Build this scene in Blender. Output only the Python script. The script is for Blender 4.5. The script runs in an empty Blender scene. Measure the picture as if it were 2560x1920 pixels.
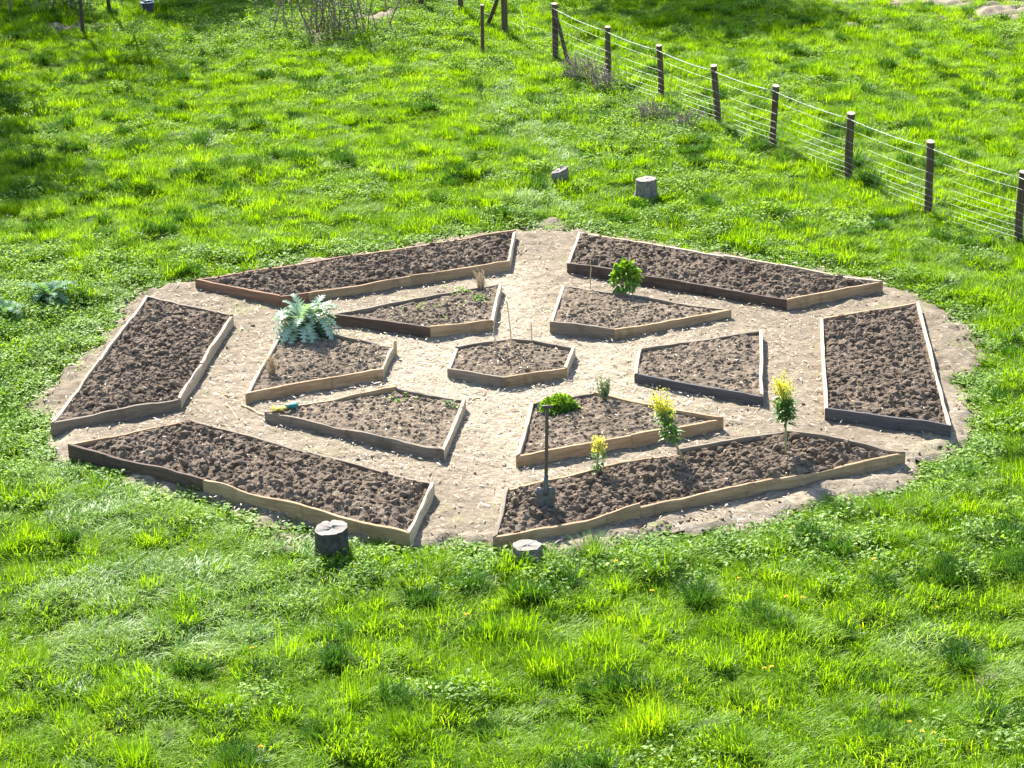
import bpy, math, random
import numpy as np
from mathutils import Matrix, Vector

# ------------------------------------------------------------------ camera, sky, sun, exposure
scene = bpy.context.scene
COL = scene.collection

cam_data = bpy.data.cameras.new("camera")
cam_data.sensor_width = 36.0
cam_data.lens = 6142.93 / 2560.0 * 36.0
cam_data.clip_start = 0.5
cam_data.clip_end = 2000.0
cam = bpy.data.objects.new("camera", cam_data)
COL.objects.link(cam)
R_, U_, F_ = (0.999597, -0.009828, -0.026621), (0.028372, 0.327904, 0.944285), (0.000552, 0.94466, -0.328051)
cam.matrix_world = Matrix(((R_[0], U_[0], -F_[0], 0.0), (R_[1], U_[1], -F_[1], -24.6212),
                           (R_[2], U_[2], -F_[2], 8.418), (0, 0, 0, 1)))
scene.camera = cam

SUN_EL = math.radians(37.0)
SUN_AZ = (-0.30, 0.954)                                    # horizontal direction towards the sun
world = bpy.data.worlds.new("World")
scene.world = world
world.use_nodes = True
wn = world.node_tree
wn.nodes.clear()
sky = wn.nodes.new("ShaderNodeTexSky")
sky.sky_type = 'NISHITA'
sky.sun_disc = False
sky.sun_elevation = SUN_EL
sky.sun_rotation = math.atan2(SUN_AZ[0], SUN_AZ[1])
bg = wn.nodes.new("ShaderNodeBackground")
bg.inputs["Strength"].default_value = 0.1
wo = wn.nodes.new("ShaderNodeOutputWorld")
wn.links.new(sky.outputs[0], bg.inputs[0])
wn.links.new(bg.outputs[0], wo.inputs[0])

sl = bpy.data.lights.new("sun", 'SUN')
sl.energy = 5.0
sl.angle = math.radians(0.5)
sl.color = (1.0, 0.95, 0.87)
sun = bpy.data.objects.new("sun", sl)
COL.objects.link(sun)
sd = Vector((SUN_AZ[0] * math.cos(SUN_EL), SUN_AZ[1] * math.cos(SUN_EL), math.sin(SUN_EL)))
sun.rotation_euler = sd.to_track_quat('Z', 'Y').to_euler()
sun.location = (0, 0, 30)

scene.view_settings.view_transform = 'Standard'
scene.view_settings.look = 'None'
scene.view_settings.exposure = 1.84
scene.view_settings.gamma = 1.0
scene.cycles.max_bounces = 8
scene.cycles.transparent_max_bounces = 4

rng = np.random.default_rng(7)
random.seed(7)

# ------------------------------------------------------------------ numpy noise
def _hash(ix, iy, s):
    h = (ix.astype(np.int64) * 374761393 + iy.astype(np.int64) * 668265263 + s * 974634777) & 0xFFFFFFFF
    h = ((h ^ (h >> 13)) * 1274126177) & 0xFFFFFFFF
    h = ((h ^ (h >> 16)) * 2246822519) & 0xFFFFFFFF
    return ((h ^ (h >> 15)) & 0xFFFFFF) / float(0xFFFFFF)

def vnoise(x, y, s=0):
    x = np.asarray(x, float); y = np.asarray(y, float)
    ix = np.floor(x); iy = np.floor(y)
    fx = x - ix; fy = y - iy
    fx = fx * fx * (3 - 2 * fx); fy = fy * fy * (3 - 2 * fy)
    a = _hash(ix, iy, s); b = _hash(ix + 1, iy, s); c = _hash(ix, iy + 1, s); d = _hash(ix + 1, iy + 1, s)
    return (a * (1 - fx) + b * fx) * (1 - fy) + (c * (1 - fx) + d * fx) * fy

def fbm(x, y, s=0, o=3):
    t = 0; a = 0.5; n = 0
    for k in range(o):
        t = t + a * vnoise(x * 2 ** k, y * 2 ** k, s + 17 * k); n += a; a *= 0.5
    return t / n

def clods(x, y, cell, s, fill=0.75):
    """Lumps: rounded bumps round jittered cell points."""
    gx = x / cell; gy = y / cell
    ix = np.floor(gx); iy = np.floor(gy)
    out = np.zeros_like(gx)
    for dx in (-1, 0, 1):
        for dy in (-1, 0, 1):
            cx = ix + dx; cy = iy + dy
            px = cx + _hash(cx, cy, s); py = cy + _hash(cx, cy, s + 1)
            h = _hash(cx, cy, s + 2); r = 0.35 + 0.5 * _hash(cx, cy, s + 3)
            asp = 0.7 + 0.6 * _hash(cx, cy, s + 4)
            d = ((gx - px) * asp) ** 2 + ((gy - py) / asp) ** 2
            b = np.maximum(0, 1 - np.sqrt(d) / r) ** 0.75 * h * (h > 1 - fill)
            out = np.maximum(out, b)
    return out

def sdist(px, py, poly):
    """Signed distance to a polygon, negative inside."""
    px = np.asarray(px, float); py = np.asarray(py, float)
    d = np.full(px.shape, 1e9); ins = np.zeros(px.shape, bool)
    n = len(poly)
    for i in range(n):
        ax, ay = poly[i]; bx, by = poly[(i + 1) % n]
        ex, ey = bx - ax, by - ay
        t = np.clip(((px - ax) * ex + (py - ay) * ey) / (ex * ex + ey * ey + 1e-12), 0, 1)
        d = np.minimum(d, (px - ax - t * ex) ** 2 + (py - ay - t * ey) ** 2)
        c = (ay > py) != (by > py)
        with np.errstate(divide='ignore', invalid='ignore'):
            xc = (bx - ax) * (py - ay) / (by - ay if by != ay else 1e-12) + ax
        ins ^= c & (px < xc)
    return np.where(ins, -1, 1) * np.sqrt(d)

# ------------------------------------------------------------------ mesh helpers
def mesh_np(name, V, faces, mats, smooth=True, mat_idx=None, attrs=None):
    """faces: list of int arrays (N,k)."""
    V = np.asarray(V, np.float32).reshape(-1, 3)
    me = bpy.data.meshes.new(name)
    faces = [np.asarray(f, np.int32) for f in faces if len(f)]
    loops = np.concatenate([f.ravel() for f in faces]) if faces else np.zeros(0, np.int32)
    sizes = np.concatenate([np.full(len(f), f.shape[1], np.int32) for f in faces]) if faces else np.zeros(0, np.int32)
    starts = np.concatenate(([0], np.cumsum(sizes)[:-1])).astype(np.int32) if len(sizes) else sizes
    me.vertices.add(len(V)); me.vertices.foreach_set("co", V.ravel())
    if len(sizes):
        me.loops.add(len(loops)); me.loops.foreach_set("vertex_index", loops)
        me.polygons.add(len(sizes)); me.polygons.foreach_set("loop_start", starts)
        me.polygons.foreach_set("use_smooth", np.full(len(sizes), smooth))
        if mat_idx is not None:
            me.polygons.foreach_set("material_index", np.asarray(mat_idx, np.int32))
    for k, (typ, dat) in (attrs or {}).items():
        a = me.attributes.new(k, typ, 'POINT')
        a.data.foreach_set('vector' if typ == 'FLOAT_VECTOR' else 'value', np.asarray(dat).ravel())
    for m in (mats if isinstance(mats, (list, tuple)) else [mats]):
        me.materials.append(m)
    me.update(calc_edges=True)
    me.validate()
    return me

class MB:
    """Collects vertices and faces for one mesh."""
    def __init__(s):
        s.V = []; s.F = {3: [], 4: []}; s.n = 0; s.A = {}
    def add(s, V, faces, **attrs):
        V = np.asarray(V, float).reshape(-1, 3)
        for f in faces:
            f = np.asarray(f, int)
            if len(f):
                s.F[f.shape[1]].append(f + s.n)
        s.V.append(V); s.n += len(V)
        for k, v in attrs.items():
            s.A.setdefault(k, []).append(np.broadcast_to(v, (len(V),)) if np.ndim(v) == 0 else np.asarray(v))
    def tube(s, pts, rad, n=8, cap=True, **attrs):
        pts = np.asarray(pts, float); m = len(pts)
        rad = np.broadcast_to(np.asarray(rad, float), (m,))
        T = np.gradient(pts, axis=0); T /= np.linalg.norm(T, axis=1)[:, None] + 1e-9
        ref = np.array([1.0, 0, 0]) if abs(T[0][0]) < 0.8 else np.array([0, 1.0, 0])
        A = np.cross(T, ref); A /= np.linalg.norm(A, axis=1)[:, None] + 1e-9
        B = np.cross(T, A)
        th = np.linspace(0, 2 * np.pi, n, endpoint=False)
        V = pts[:, None, :] + rad[:, None, None] * (np.cos(th)[None, :, None] * A[:, None] + np.sin(th)[None, :, None] * B[:, None])
        i, j = np.meshgrid(np.arange(m - 1), np.arange(n), indexing='ij')
        j2 = (j + 1) % n
        Q = np.stack([i * n + j, i * n + j2, (i + 1) * n + j2, (i + 1) * n + j], -1).reshape(-1, 4)
        V = V.reshape(-1, 3); T3 = []
        if cap:
            V = np.vstack([V, pts[0], pts[-1]])
            k = np.arange(n); k2 = (k + 1) % n
            T3 = np.vstack([np.stack([np.full(n, m * n), k2, k], -1),
                            np.stack([np.full(n, m * n + 1), (m - 1) * n + k, (m - 1) * n + k2], -1)])
        s.add(V, [Q, T3], **attrs)
    def leaves(s, P, D, N, L, W, fold=0.25, **attrs):
        """Folded pointed leaves."""
        P = np.asarray(P, float).reshape(-1, 3); n = len(P)
        D = np.asarray(D, float) / (np.linalg.norm(D, axis=1)[:, None] + 1e-9)
        S = np.cross(D, N); S /= np.linalg.norm(S, axis=1)[:, None] + 1e-9
        N = np.cross(S, D)
        L = np.broadcast_to(L, (n,))[:, None]; W = np.broadcast_to(W, (n,))[:, None]
        V = np.stack([P, P + D * L * .35 - S * W * .5 + N * W * fold, P + D * L * .35 + S * W * .5 + N * W * fold,
                      P + D * L * .72 - S * W * .36 + N * W * fold * .4, P + D * L * .72 + S * W * .36 + N * W * fold * .4,
                      P + D * L - N * W * .2, P + D * L * .35, P + D * L * .72], 1)
        b = np.arange(n)[:, None] * 8
        tri = np.concatenate([b + [0, 6, 1], b + [0, 2, 6], b + [3, 7, 5], b + [7, 4, 5]])
        qd = np.concatenate([b + [1, 6, 7, 3], b + [6, 2, 4, 7]])
        at = {k: np.repeat(np.broadcast_to(v, (n,)), 8) for k, v in attrs.items()}
        s.add(V.reshape(-1, 3), [tri, qd], **at)
    def build(s, name, mats, parent=None, loc=(0, 0, 0), smooth=True, link=True):
        V = np.vstack(s.V) - np.asarray(loc, float)
        F = [np.vstack(f) for f in s.F.values() if f]
        at = {k: ('FLOAT', np.concatenate(v).astype(np.float32)) for k, v in s.A.items()}
        me = mesh_np(name, V, F, mats, smooth=smooth, attrs=at)
        return obj(name, me, parent, loc, link)

def obj(name, me, parent=None, loc=(0, 0, 0), link=True):
    o = bpy.data.objects.new(name, me)
    if link:
        COL.objects.link(o)
    if parent:
        o.parent = parent
    else:
        o.location = loc
    return o

def tag(o, label=None, cat=None, group=None, kind=None):
    if label: o['label'] = label
    if cat: o['category'] = cat
    if group: o['group'] = group
    if kind: o['kind'] = kind
    return o

def thing(name, label, cat, loc=(0, 0, 0), group=None):
    o = bpy.data.objects.new(name, None)
    o.empty_display_size = 0.2
    COL.objects.link(o); o.location = loc
    return tag(o, label, cat, group)

def unit(a):
    return a / (np.linalg.norm(a, axis=-1, keepdims=True) + 1e-9)

# ------------------------------------------------------------------ material helpers
class NT:
    def __init__(s, name):
        s.m = bpy.data.materials.new(name); s.m.use_nodes = True
        s.t = s.m.node_tree; s.t.nodes.clear()
        s.out = s.n("ShaderNodeOutputMaterial")
    def n(s, typ, **kw):
        nd = s.t.nodes.new(typ)
        for k, v in kw.items():
            setattr(nd, k, v)
        return nd
    def l(s, a, b):
        s.t.links.new(a, b)
    def noise(s, vec, scale, detail=4, rough=0.55):
        nd = s.n("ShaderNodeTexNoise"); nd.inputs["Scale"].default_value = scale
        nd.inputs["Detail"].default_value = detail; nd.inputs["Roughness"].default_value = rough
        if vec is not None: s.l(vec, nd.inputs["Vector"])
        return nd.outputs["Fac"]
    def ramp(s, fac, stops):
        nd = s.n("ShaderNodeValToRGB"); e = nd.color_ramp.elements
        while len(e) < len(stops): e.new(0.5)
        for k, (p, c) in enumerate(stops):
            e[k].position = p; e[k].color = (*c, 1) if len(c) == 3 else c
        s.l(fac, nd.inputs[0])
        return nd.outputs[0]
    def mix(s, fac, a, b, mode='MIX'):
        nd = s.n("ShaderNodeMix", data_type='RGBA', blend_type=mode)
        if isinstance(fac, (int, float)): nd.inputs[0].default_value = fac
        else: s.l(fac, nd.inputs[0])
        for v, i in ((a, 6), (b, 7)):
            if isinstance(v, tuple): nd.inputs[i].default_value = (*v, 1)
            else: s.l(v, nd.inputs[i])
        return nd.outputs[2]
    def math(s, op, a, b=None, clamp=False):
        nd = s.n("ShaderNodeMath", operation=op); nd.use_clamp = clamp
        for v, i in ((a, 0), (b, 1)):
            if v is None: continue
            if isinstance(v, (int, float)): nd.inputs[i].default_value = v
            else: s.l(v, nd.inputs[i])
        return nd.outputs[0]
    def attr(s, name, out="Fac"):
        nd = s.n("ShaderNodeAttribute"); nd.attribute_name = name
        return nd.outputs[out]
    def pos(s):
        return s.n("ShaderNodeNewGeometry").outputs["Position"]
    def objco(s):
        return s.n("ShaderNodeTexCoord").outputs["Object"]
    def mapping(s, vec, scale):
        nd = s.n("ShaderNodeMapping"); nd.inputs["Scale"].default_value = scale
        s.l(vec, nd.inputs["Vector"])
        return nd.outputs[0]
    def bump(s, h, dist, strength=1.0):
        nd = s.n("ShaderNodeBump"); nd.inputs["Distance"].default_value = dist
        nd.inputs["Strength"].default_value = strength
        s.l(h, nd.inputs["Height"])
        return nd.outputs[0]
    def principled(s, col, rough=0.8, normal=None, metal=0.0, spec=0.3):
        p = s.n("ShaderNodeBsdfPrincipled")
        if isinstance(col, tuple): p.inputs["Base Color"].default_value = (*col, 1)
        else: s.l(col, p.inputs["Base Color"])
        p.inputs["Roughness"].default_value = rough
        p.inputs["Metallic"].default_value = metal
        p.inputs["Specular IOR Level"].default_value = spec
        if normal is not None: s.l(normal, p.inputs["Normal"])
        s.l(p.outputs[0], s.out.inputs[0])
        return s.m

def wood(name, a, b, c, knots=0.5):
    t = NT(name)
    g = t.attr("gc", "Vector")
    grain = t.noise(t.mapping(g, (2.5, 34, 34)), 1.0, 6, 0.65)
    blot = t.noise(t.mapping(g, (1.6, 5, 5)), 1.3, 3)
    fine = t.noise(t.mapping(g, (9, 120, 120)), 1.0, 3)
    col = t.ramp(grain, [(0.3, a), (0.5, b), (0.72, c)])
    col = t.mix(t.math('MULTIPLY', t.ramp(blot, [(0.45, (0, 0, 0)), (0.75, (1, 1, 1))]), knots), col, tuple(x * 0.5 for x in a))
    col = t.mix(0.35, col, t.ramp(fine, [(0.3, tuple(x * .6 for x in a)), (0.7, c)]))
    stain = t.noise(t.mapping(g, (5.5, 2.0, 2.0)), 1.0, 4, 0.7)
    col = t.mix(t.ramp(stain, [(0.55, (0, 0, 0)), (0.72, (0.6, 0.6, 0.6))]), col, tuple(x * 0.42 for x in a))
    h = t.math('ADD', grain, t.math('MULTIPLY', fine, 0.5))
    return t.principled(col, 0.85, t.bump(h, 0.006, 0.7), spec=0.2)

M = {}
M['fresh'] = wood("sawn_tan_timber", (0.24, 0.145, 0.07), (0.37, 0.245, 0.13), (0.5, 0.365, 0.225), 0.75)
M['pale'] = wood("pale_sawn_timber", (0.36, 0.27, 0.17), (0.47, 0.37, 0.25), (0.56, 0.46, 0.33), 0.4)
M['red'] = wood("reddish_timber", (0.15, 0.075, 0.045), (0.24, 0.13, 0.075), (0.34, 0.2, 0.12))
M['grey'] = wood("weathered_grey_brown_timber", (0.13, 0.1, 0.07), (0.2, 0.16, 0.115), (0.31, 0.25, 0.185))
M['dark'] = wood("dark_brown_timber", (0.06, 0.038, 0.028), (0.1, 0.068, 0.05), (0.16, 0.11, 0.08))
M['slate'] = wood("dark_slate_timber", (0.05, 0.047, 0.048), (0.08, 0.075, 0.075), (0.14, 0.128, 0.12), 0.3)
M['post'] = wood("fence_post_timber", (0.042, 0.027, 0.016), (0.092, 0.062, 0.039), (0.17, 0.118, 0.075))
M['cane'] = wood("dry_cane", (0.38, 0.27, 0.13), (0.5, 0.38, 0.2), (0.6, 0.48, 0.28), 0.2)

def soil_mat(name, dark, mid, light, straw):
    t = NT(name); p = t.pos()
    n1 = t.noise(p, 7, 5, 0.65); n2 = t.noise(p, 60, 4, 0.7); n3 = t.noise(p, 1.3, 3)
    col = t.ramp(n2, [(0.3, dark), (0.52, mid), (0.72, light)])
    col = t.mix(t.ramp(n1, [(0.4, (0, 0, 0)), (0.7, (0.7, 0.7, 0.7))]), col, light)
    col = t.mix(t.ramp(n3, [(0.4, (0, 0, 0)), (0.75, (0.6, 0.6, 0.6))]), col, dark)
    fl = t.noise(t.mapping(p, (55, 140, 90)), 1.0, 2)
    col = t.mix(t.ramp(fl, [(0.7, (0, 0, 0)), (0.78, (straw, straw, straw))]), col, (0.42, 0.35, 0.25))
    return t.principled(col, 0.95, t.bump(t.math('ADD', n1, n2), 0.015, 0.7), spec=0.1)

M['soil'] = soil_mat("dug_soil", (0.062, 0.044, 0.029), (0.132, 0.097, 0.067), (0.24, 0.185, 0.135), 0.35)
M['soil_dry'] = soil_mat("raked_dry_soil", (0.08, 0.059, 0.041), (0.172, 0.131, 0.091), (0.285, 0.225, 0.16), 0.7)

def earth_mat():
    t = NT("trodden_earth_and_straw"); p = t.pos()
    n1 = t.noise(p, 3.2, 5, 0.65); n2 = t.noise(t.mapping(p, (1, 1.6, 1)), 16, 5, 0.7); n3 = t.noise(p, 90, 3, 0.7)
    st = t.attr("straw")
    base = t.ramp(n2, [(0.3, (0.1, 0.08, 0.056)), (0.5, (0.195, 0.16, 0.115)), (0.7, (0.315, 0.268, 0.2))])
    mulch = t.ramp(n2, [(0.32, (0.15, 0.12, 0.082)), (0.48, (0.355, 0.3, 0.222)), (0.66, (0.51, 0.45, 0.35))])
    f = t.math('ADD', st, t.math('MULTIPLY', t.math('SUBTRACT', n1, 0.5), 1.5), clamp=True)
    col = t.mix(f, base, mulch)
    col = t.mix(t.ramp(n3, [(0.42, (0.6, 0.6, 0.6)), (0.56, (0, 0, 0))]), col, (0.14, 0.105, 0.07))
    moss = t.noise(p, 1.4, 4, 0.6)
    col = t.mix(t.math('MULTIPLY', t.ramp(moss, [(0.56, (0, 0, 0)), (0.72, (0.55, 0.55, 0.55))]), t.math('SUBTRACT', 1.0, st, clamp=True)), col, (0.2, 0.21, 0.085))
    return t.principled(col, 0.95, t.bump(t.math('ADD', n2, n3), 0.02, 0.6), spec=0.1)
M['earth'] = earth_mat()

def ground_mat():
    t = NT("turf_thatch"); p = t.pos()
    n1 = t.noise(p, 1.1, 4); n2 = t.noise(p, 25, 4, 0.7)
    col = t.ramp(n2, [(0.3, (0.025, 0.04, 0.01)), (0.55, (0.045, 0.075, 0.015)), (0.75, (0.09, 0.11, 0.04))])
    col = t.mix(t.math('MULTIPLY', t.attr("bare"), t.ramp(n2, [(0.3, (.6, .6, .6)), (0.5, (1, 1, 1))])), col,
                t.ramp(n1, [(0.3, (0.16, 0.12, 0.085)), (0.7, (0.34, 0.28, 0.21))]))
    return t.principled(col, 0.95, t.bump(n2, 0.03, 0.5), spec=0.1)
M['ground'] = ground_mat()

def leafy(name, stops, trans=0.5, rough=0.5, yellow=None, patch=None, gloss=0.012):
    """Leaf shader: diffuse + translucent + a thin gloss; colour from a per-leaf value 'v' and a world patchwork."""
    t = NT(name)
    v = t.attr("v"); oi = t.n("ShaderNodeObjectInfo").outputs["Random"]
    f = t.math('ADD', t.math('MULTIPLY', v, 0.6), t.math('MULTIPLY', oi, 0.4))
    if patch:
        f = t.math('ADD', f, t.math('MULTIPLY', t.math('SUBTRACT', t.noise(t.pos(), patch, 3), 0.5), 0.75), clamp=True)
    col = t.ramp(f, stops)
    d = t.n("ShaderNodeBsdfDiffuse"); t.l(col, d.inputs[0])
    tr = t.n("ShaderNodeBsdfTranslucent")
    tc = t.mix(1.0, col, yellow or (1.6, 1.5, 0.6), 'MULTIPLY'); t.l(tc, tr.inputs[0])
    g = t.n("ShaderNodeBsdfGlossy"); g.inputs["Roughness"].default_value = rough
    g.inputs["Color"].default_value = (1, 1, 1, 1)
    m1 = t.n("ShaderNodeMixShader"); m1.inputs[0].default_value = trans
    t.l(d.outputs[0], m1.inputs[1]); t.l(tr.outputs[0], m1.inputs[2])
    m2 = t.n("ShaderNodeMixShader"); m2.inputs[0].default_value = gloss
    t.l(m1.outputs[0], m2.inputs[1]); t.l(g.outputs[0], m2.inputs[2])
    t.l(m2.outputs[0], t.out.inputs[0])
    return t.m

M['grass'] = leafy("meadow_grass", [(0.05, (0.092, 0.195, 0.002)), (0.4, (0.16, 0.3, 0.002)), (0.75, (0.225, 0.37, 0.003)), (1, (0.31, 0.41, 0.02))],
                   0.5, 0.5, (1.5, 1.45, 0.3), 0.9)
M['weed'] = leafy("broad_leaf_weed", [(0.1, (0.075, 0.17, 0.012)), (0.5, (0.15, 0.28, 0.02)), (0.9, (0.26, 0.39, 0.07))],
                  0.42, 0.55, (1.5, 1.4, 0.5), 0.8, 0.02)
M['pale_grass'] = leafy("bleached_grass", [(0.1, (0.1, 0.22, 0.015)), (0.5, (0.19, 0.33, 0.035)), (0.9, (0.31, 0.42, 0.1))],
                        0.4, 0.5, (1.2, 1.2, 0.8), 0.9, 0.03)
M['tuft'] = leafy("tussock_and_shade_grass", [(0.1, (0.025, 0.075, 0.01)), (0.6, (0.055, 0.135, 0.016)), (1, (0.09, 0.19, 0.025))], 0.35, 0.4, (1.4, 1.5, 0.6))  # tussocks, and the scattered clumps whose dark colour imitates shade
M['cardoon'] = leafy("silver_leaf", [(0.0, (0.19, 0.29, 0.2)), (0.5, (0.32, 0.43, 0.32)), (1, (0.46, 0.56, 0.46))], 0.28, 0.5, (1.1, 1.25, 0.5), None, 0.05)
M['wild'] = leafy("grey_green_wild_leaf", [(0.0, (0.1, 0.2, 0.1)), (0.5, (0.17, 0.28, 0.16)), (1, (0.25, 0.37, 0.23))], 0.3, 0.5, (1.1, 1.25, 0.5), None, 0.01)
M['lime'] = leafy("lime_leaf", [(0.0, (0.06, 0.16, 0.015)), (0.5, (0.14, 0.27, 0.02)), (1, (0.3, 0.4, 0.05))], 0.42, 0.4, (1.4, 1.3, 0.5))
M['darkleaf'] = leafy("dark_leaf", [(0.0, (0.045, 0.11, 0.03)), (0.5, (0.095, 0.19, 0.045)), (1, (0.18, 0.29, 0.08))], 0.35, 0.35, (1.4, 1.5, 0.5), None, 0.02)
M['herb'] = leafy("grey_green_leaf", [(0.0, (0.07, 0.12, 0.08)), (1, (0.17, 0.24, 0.16))], 0.3, 0.5)
M['tree_leaf'] = leafy("tree_leaf", [(0.0, (0.04, 0.09, 0.02)), (1, (0.10, 0.2, 0.04))], 0.4, 0.4)
M['yellow'] = leafy("yellow_petals", [(0.0, (0.5, 0.52, 0.03)), (1, (0.8, 0.74, 0.14))], 0.45, 0.5, (1.1, 1.05, 0.6))
M['dandelion'] = leafy("dandelion_petals", [(0.0, (0.75, 0.6, 0.03)), (1, (0.85, 0.75, 0.12))], 0.3, 0.5, (1.1, 1, 0.6))
M['straw'] = leafy("dry_straw", [(0.0, (0.22, 0.15, 0.085)), (0.5, (0.44, 0.34, 0.21)), (1, (0.64, 0.54, 0.39))], 0.15, 0.5, (1.1, 1, 0.8), None, 0.05)
M['twig'] = leafy("grey_twig", [(0.0, (0.1, 0.08, 0.065)), (1, (0.25, 0.2, 0.16))], 0.0, 0.6, None, None, 0.03)
M['stem'] = NT("pale_green_stem").principled((0.27, 0.26, 0.13), 0.6)
M['wire'] = NT("galvanised_wire").principled((0.42, 0.46, 0.36), 0.5, metal=0.0, spec=0.5)
def simple(name, col, rough, scale=30, var=0.35, metal=0.0, bump=0.004):
    t = NT(name); n = t.noise(t.objco(), scale, 5, 0.65)
    c = t.ramp(n, [(0.3, tuple(x * (1 - var) for x in col)), (0.7, tuple(min(1, x * (1 + var)) for x in col))])
    return t.principled(c, rough, t.bump(n, bump, 0.6), metal)
M['steel'] = simple("dull_spade_steel", (0.1, 0.105, 0.11), 0.5, 25, 0.4, 0.5)
M['shaft'] = simple("dark_spade_shaft", (0.085, 0.06, 0.045), 0.55, 40)
M['bark'] = simple("grey_stump_bark", (0.16, 0.145, 0.125), 0.9, 22, 0.6, 0, 0.02)
M['bark_dark'] = simple("black_stump_bark", (0.05, 0.047, 0.045), 0.9, 22, 0.6, 0, 0.02)
M['trunk'] = simple("tree_trunk_bark", (0.06, 0.05, 0.04), 0.9, 18, 0.5, 0, 0.02)
M['glove_y'] = simple("yellow_glove_fabric", (0.62, 0.58, 0.12), 0.8, 40, 0.2)
M['glove_t'] = simple("teal_glove_cuff", (0.02, 0.16, 0.15), 0.7, 40, 0.3)
M['bucket'] = simple("black_bucket_plastic", (0.03, 0.03, 0.032), 0.5, 20, 0.3)
M['rim'] = simple("white_bucket_rim", (0.7, 0.7, 0.68), 0.5, 20, 0.1)
def cut_mat(name, a, b):
    t = NT(name); o = t.objco()
    sx = t.n("ShaderNodeSeparateXYZ"); t.l(o, sx.inputs[0])
    r = t.math('SQRT', t.math('ADD', t.math('POWER', sx.outputs[0], 2.0), t.math('POWER', sx.outputs[1], 2.0)))
    n = t.noise(o, 14, 4)
    w = t.math('SINE', t.math('ADD', t.math('MULTIPLY', r, 420.0), t.math('MULTIPLY', n, 9.0)))
    col = t.mix(t.math('MULTIPLY', t.math('ADD', w, 1.0), 0.25), a, b)
    col = t.mix(t.ramp(n, [(0.5, (0, 0, 0)), (0.75, (0.7, 0.7, 0.7))]), col, tuple(x * 0.55 for x in b))
    return t.principled(col, 0.85, t.bump(n, 0.006, 0.6))
M['cut_grey'] = cut_mat("weathered_cut_wood", (0.22, 0.2, 0.175), (0.14, 0.122, 0.105))
M['cut_tan'] = cut_mat("cut_post_top", (0.5, 0.41, 0.3), (0.36, 0.28, 0.19))

# ------------------------------------------------------------------ ground
EARTH = [(-4.894, -0.549), (-4.642, -1.336), (-4.348, -2.146), (-3.788, -2.75), (-3.188, -3.33), (-2.6, -3.604), (-1.964, -4.152), (-1.448, -4.458), (-0.867, -4.679), (-0.216, -4.757), (0.269, -4.865), (1.166, -4.723), (1.833, -4.54), (2.439, -4.262), (3.116, -3.868), (3.681, -3.509), (3.897, -2.989), (4.244, -2.519), (4.591, -1.491), (4.929, -0.068), (5.016, 1.208), (4.742, 2.01), (4.451, 2.85), (3.816, 3.3), (3.151, 3.8), (2.353, 4.42), (1.68, 4.92), (0.926, 5.42), (0.129, 5.6), (-0.671, 5.25), (-1.374, 4.88), (-2.28, 4.46), (-3.039, 4.08), (-3.461, 3.82), (-3.78, 3.68), (-4.387, 3.3), (-4.558, 2.098), (-4.669, 0.945), (-4.797, 0.179)]
BARE = [(2.73, -8.0, 0.2), (3.5, -7.6, 0.2), (-2.0, -4.5, 0.3), (8.9, 18.8, 1.1), (10.2, 20.0, 1.6), (6.15, 18.2, 0.5), (2.35, 11.8, 0.2),
        (2.85, 9.5, 0.2), (-7.95, 20.3, 0.7), (7.4, 20.6, 0.8), (-2.2, 20.3, 0.7), (0.55, 5.95, 0.35), (4.8, 21.6, 0.6), (-3.05, 18.5, 0.75), (5.7, 21.6, 1.1), (7.1, 21.2, 1.1), (9.6, 19.4, 1.7), (8.3, 20.6, 1.2)]

def edge_d(x, y):
    return sdist(x, y, EARTH) + 0.42 * (fbm(x * 2.6, y * 2.6, 5, 3) - 0.5) + 0.22 * (fbm(x * 9, y * 9, 6, 2) - 0.5)
def bare_f(x, y):
    b = np.zeros_like(x)
    for cx, cy, r in BARE:
        d = np.sqrt((x - cx) ** 2 + (y - cy) ** 2) / r
        b = np.maximum(b, np.clip(1.3 - d - 1.5 * (fbm(x * 3, y * 3, 9) - 0.5), 0, 1))
    return b
def ground_z(x, y):
    d = edge_d(x, y)
    m = np.clip(d / 0.5, 0, 1); m = m * m * (3 - 2 * m)
    far = np.clip(1 - (np.sqrt(x * x + (y - 6) ** 2) - 28) / 30, 0, 1)
    z = 0.16 * (fbm(x * 0.55, y * 0.55, 2, 3) - 0.5) + 0.07 * (fbm(x * 2.6, y * 2.6, 3, 2) - 0.45) + 0.14 * (vnoise(x * 5.0, y * 4.2, 4) - 0.45)
    return m * z * far - 0.03 * (1 - m)

def stretch(lo, hi, step, far):
    mid = np.arange(lo, hi + step / 2, step)
    g = step * 1.25 ** np.arange(1, 60); g = np.cumsum(g); g = g[g < far]
    return np.concatenate([(lo - g)[::-1], mid, hi + g])
gx = stretch(-11, 11, 0.07, 600); gy = stretch(-11, 25, 0.07, 600)
GX, GY = np.meshgrid(gx, gy, indexing='ij')
GZ = ground_z(GX, GY)
ni, nj = GX.shape
I, J = np.meshgrid(np.arange(ni - 1), np.arange(nj - 1), indexing='ij')
Q = np.stack([I * nj + J, (I + 1) * nj + J, (I + 1) * nj + J + 1, I * nj + J + 1], -1).reshape(-1, 4)
me = mesh_np("ground", np.stack([GX, GY, GZ], -1), [Q], M['ground'],
             attrs={'bare': ('FLOAT', bare_f(GX, GY).astype(np.float32))})
tag(obj("ground", me), kind='structure')

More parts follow.
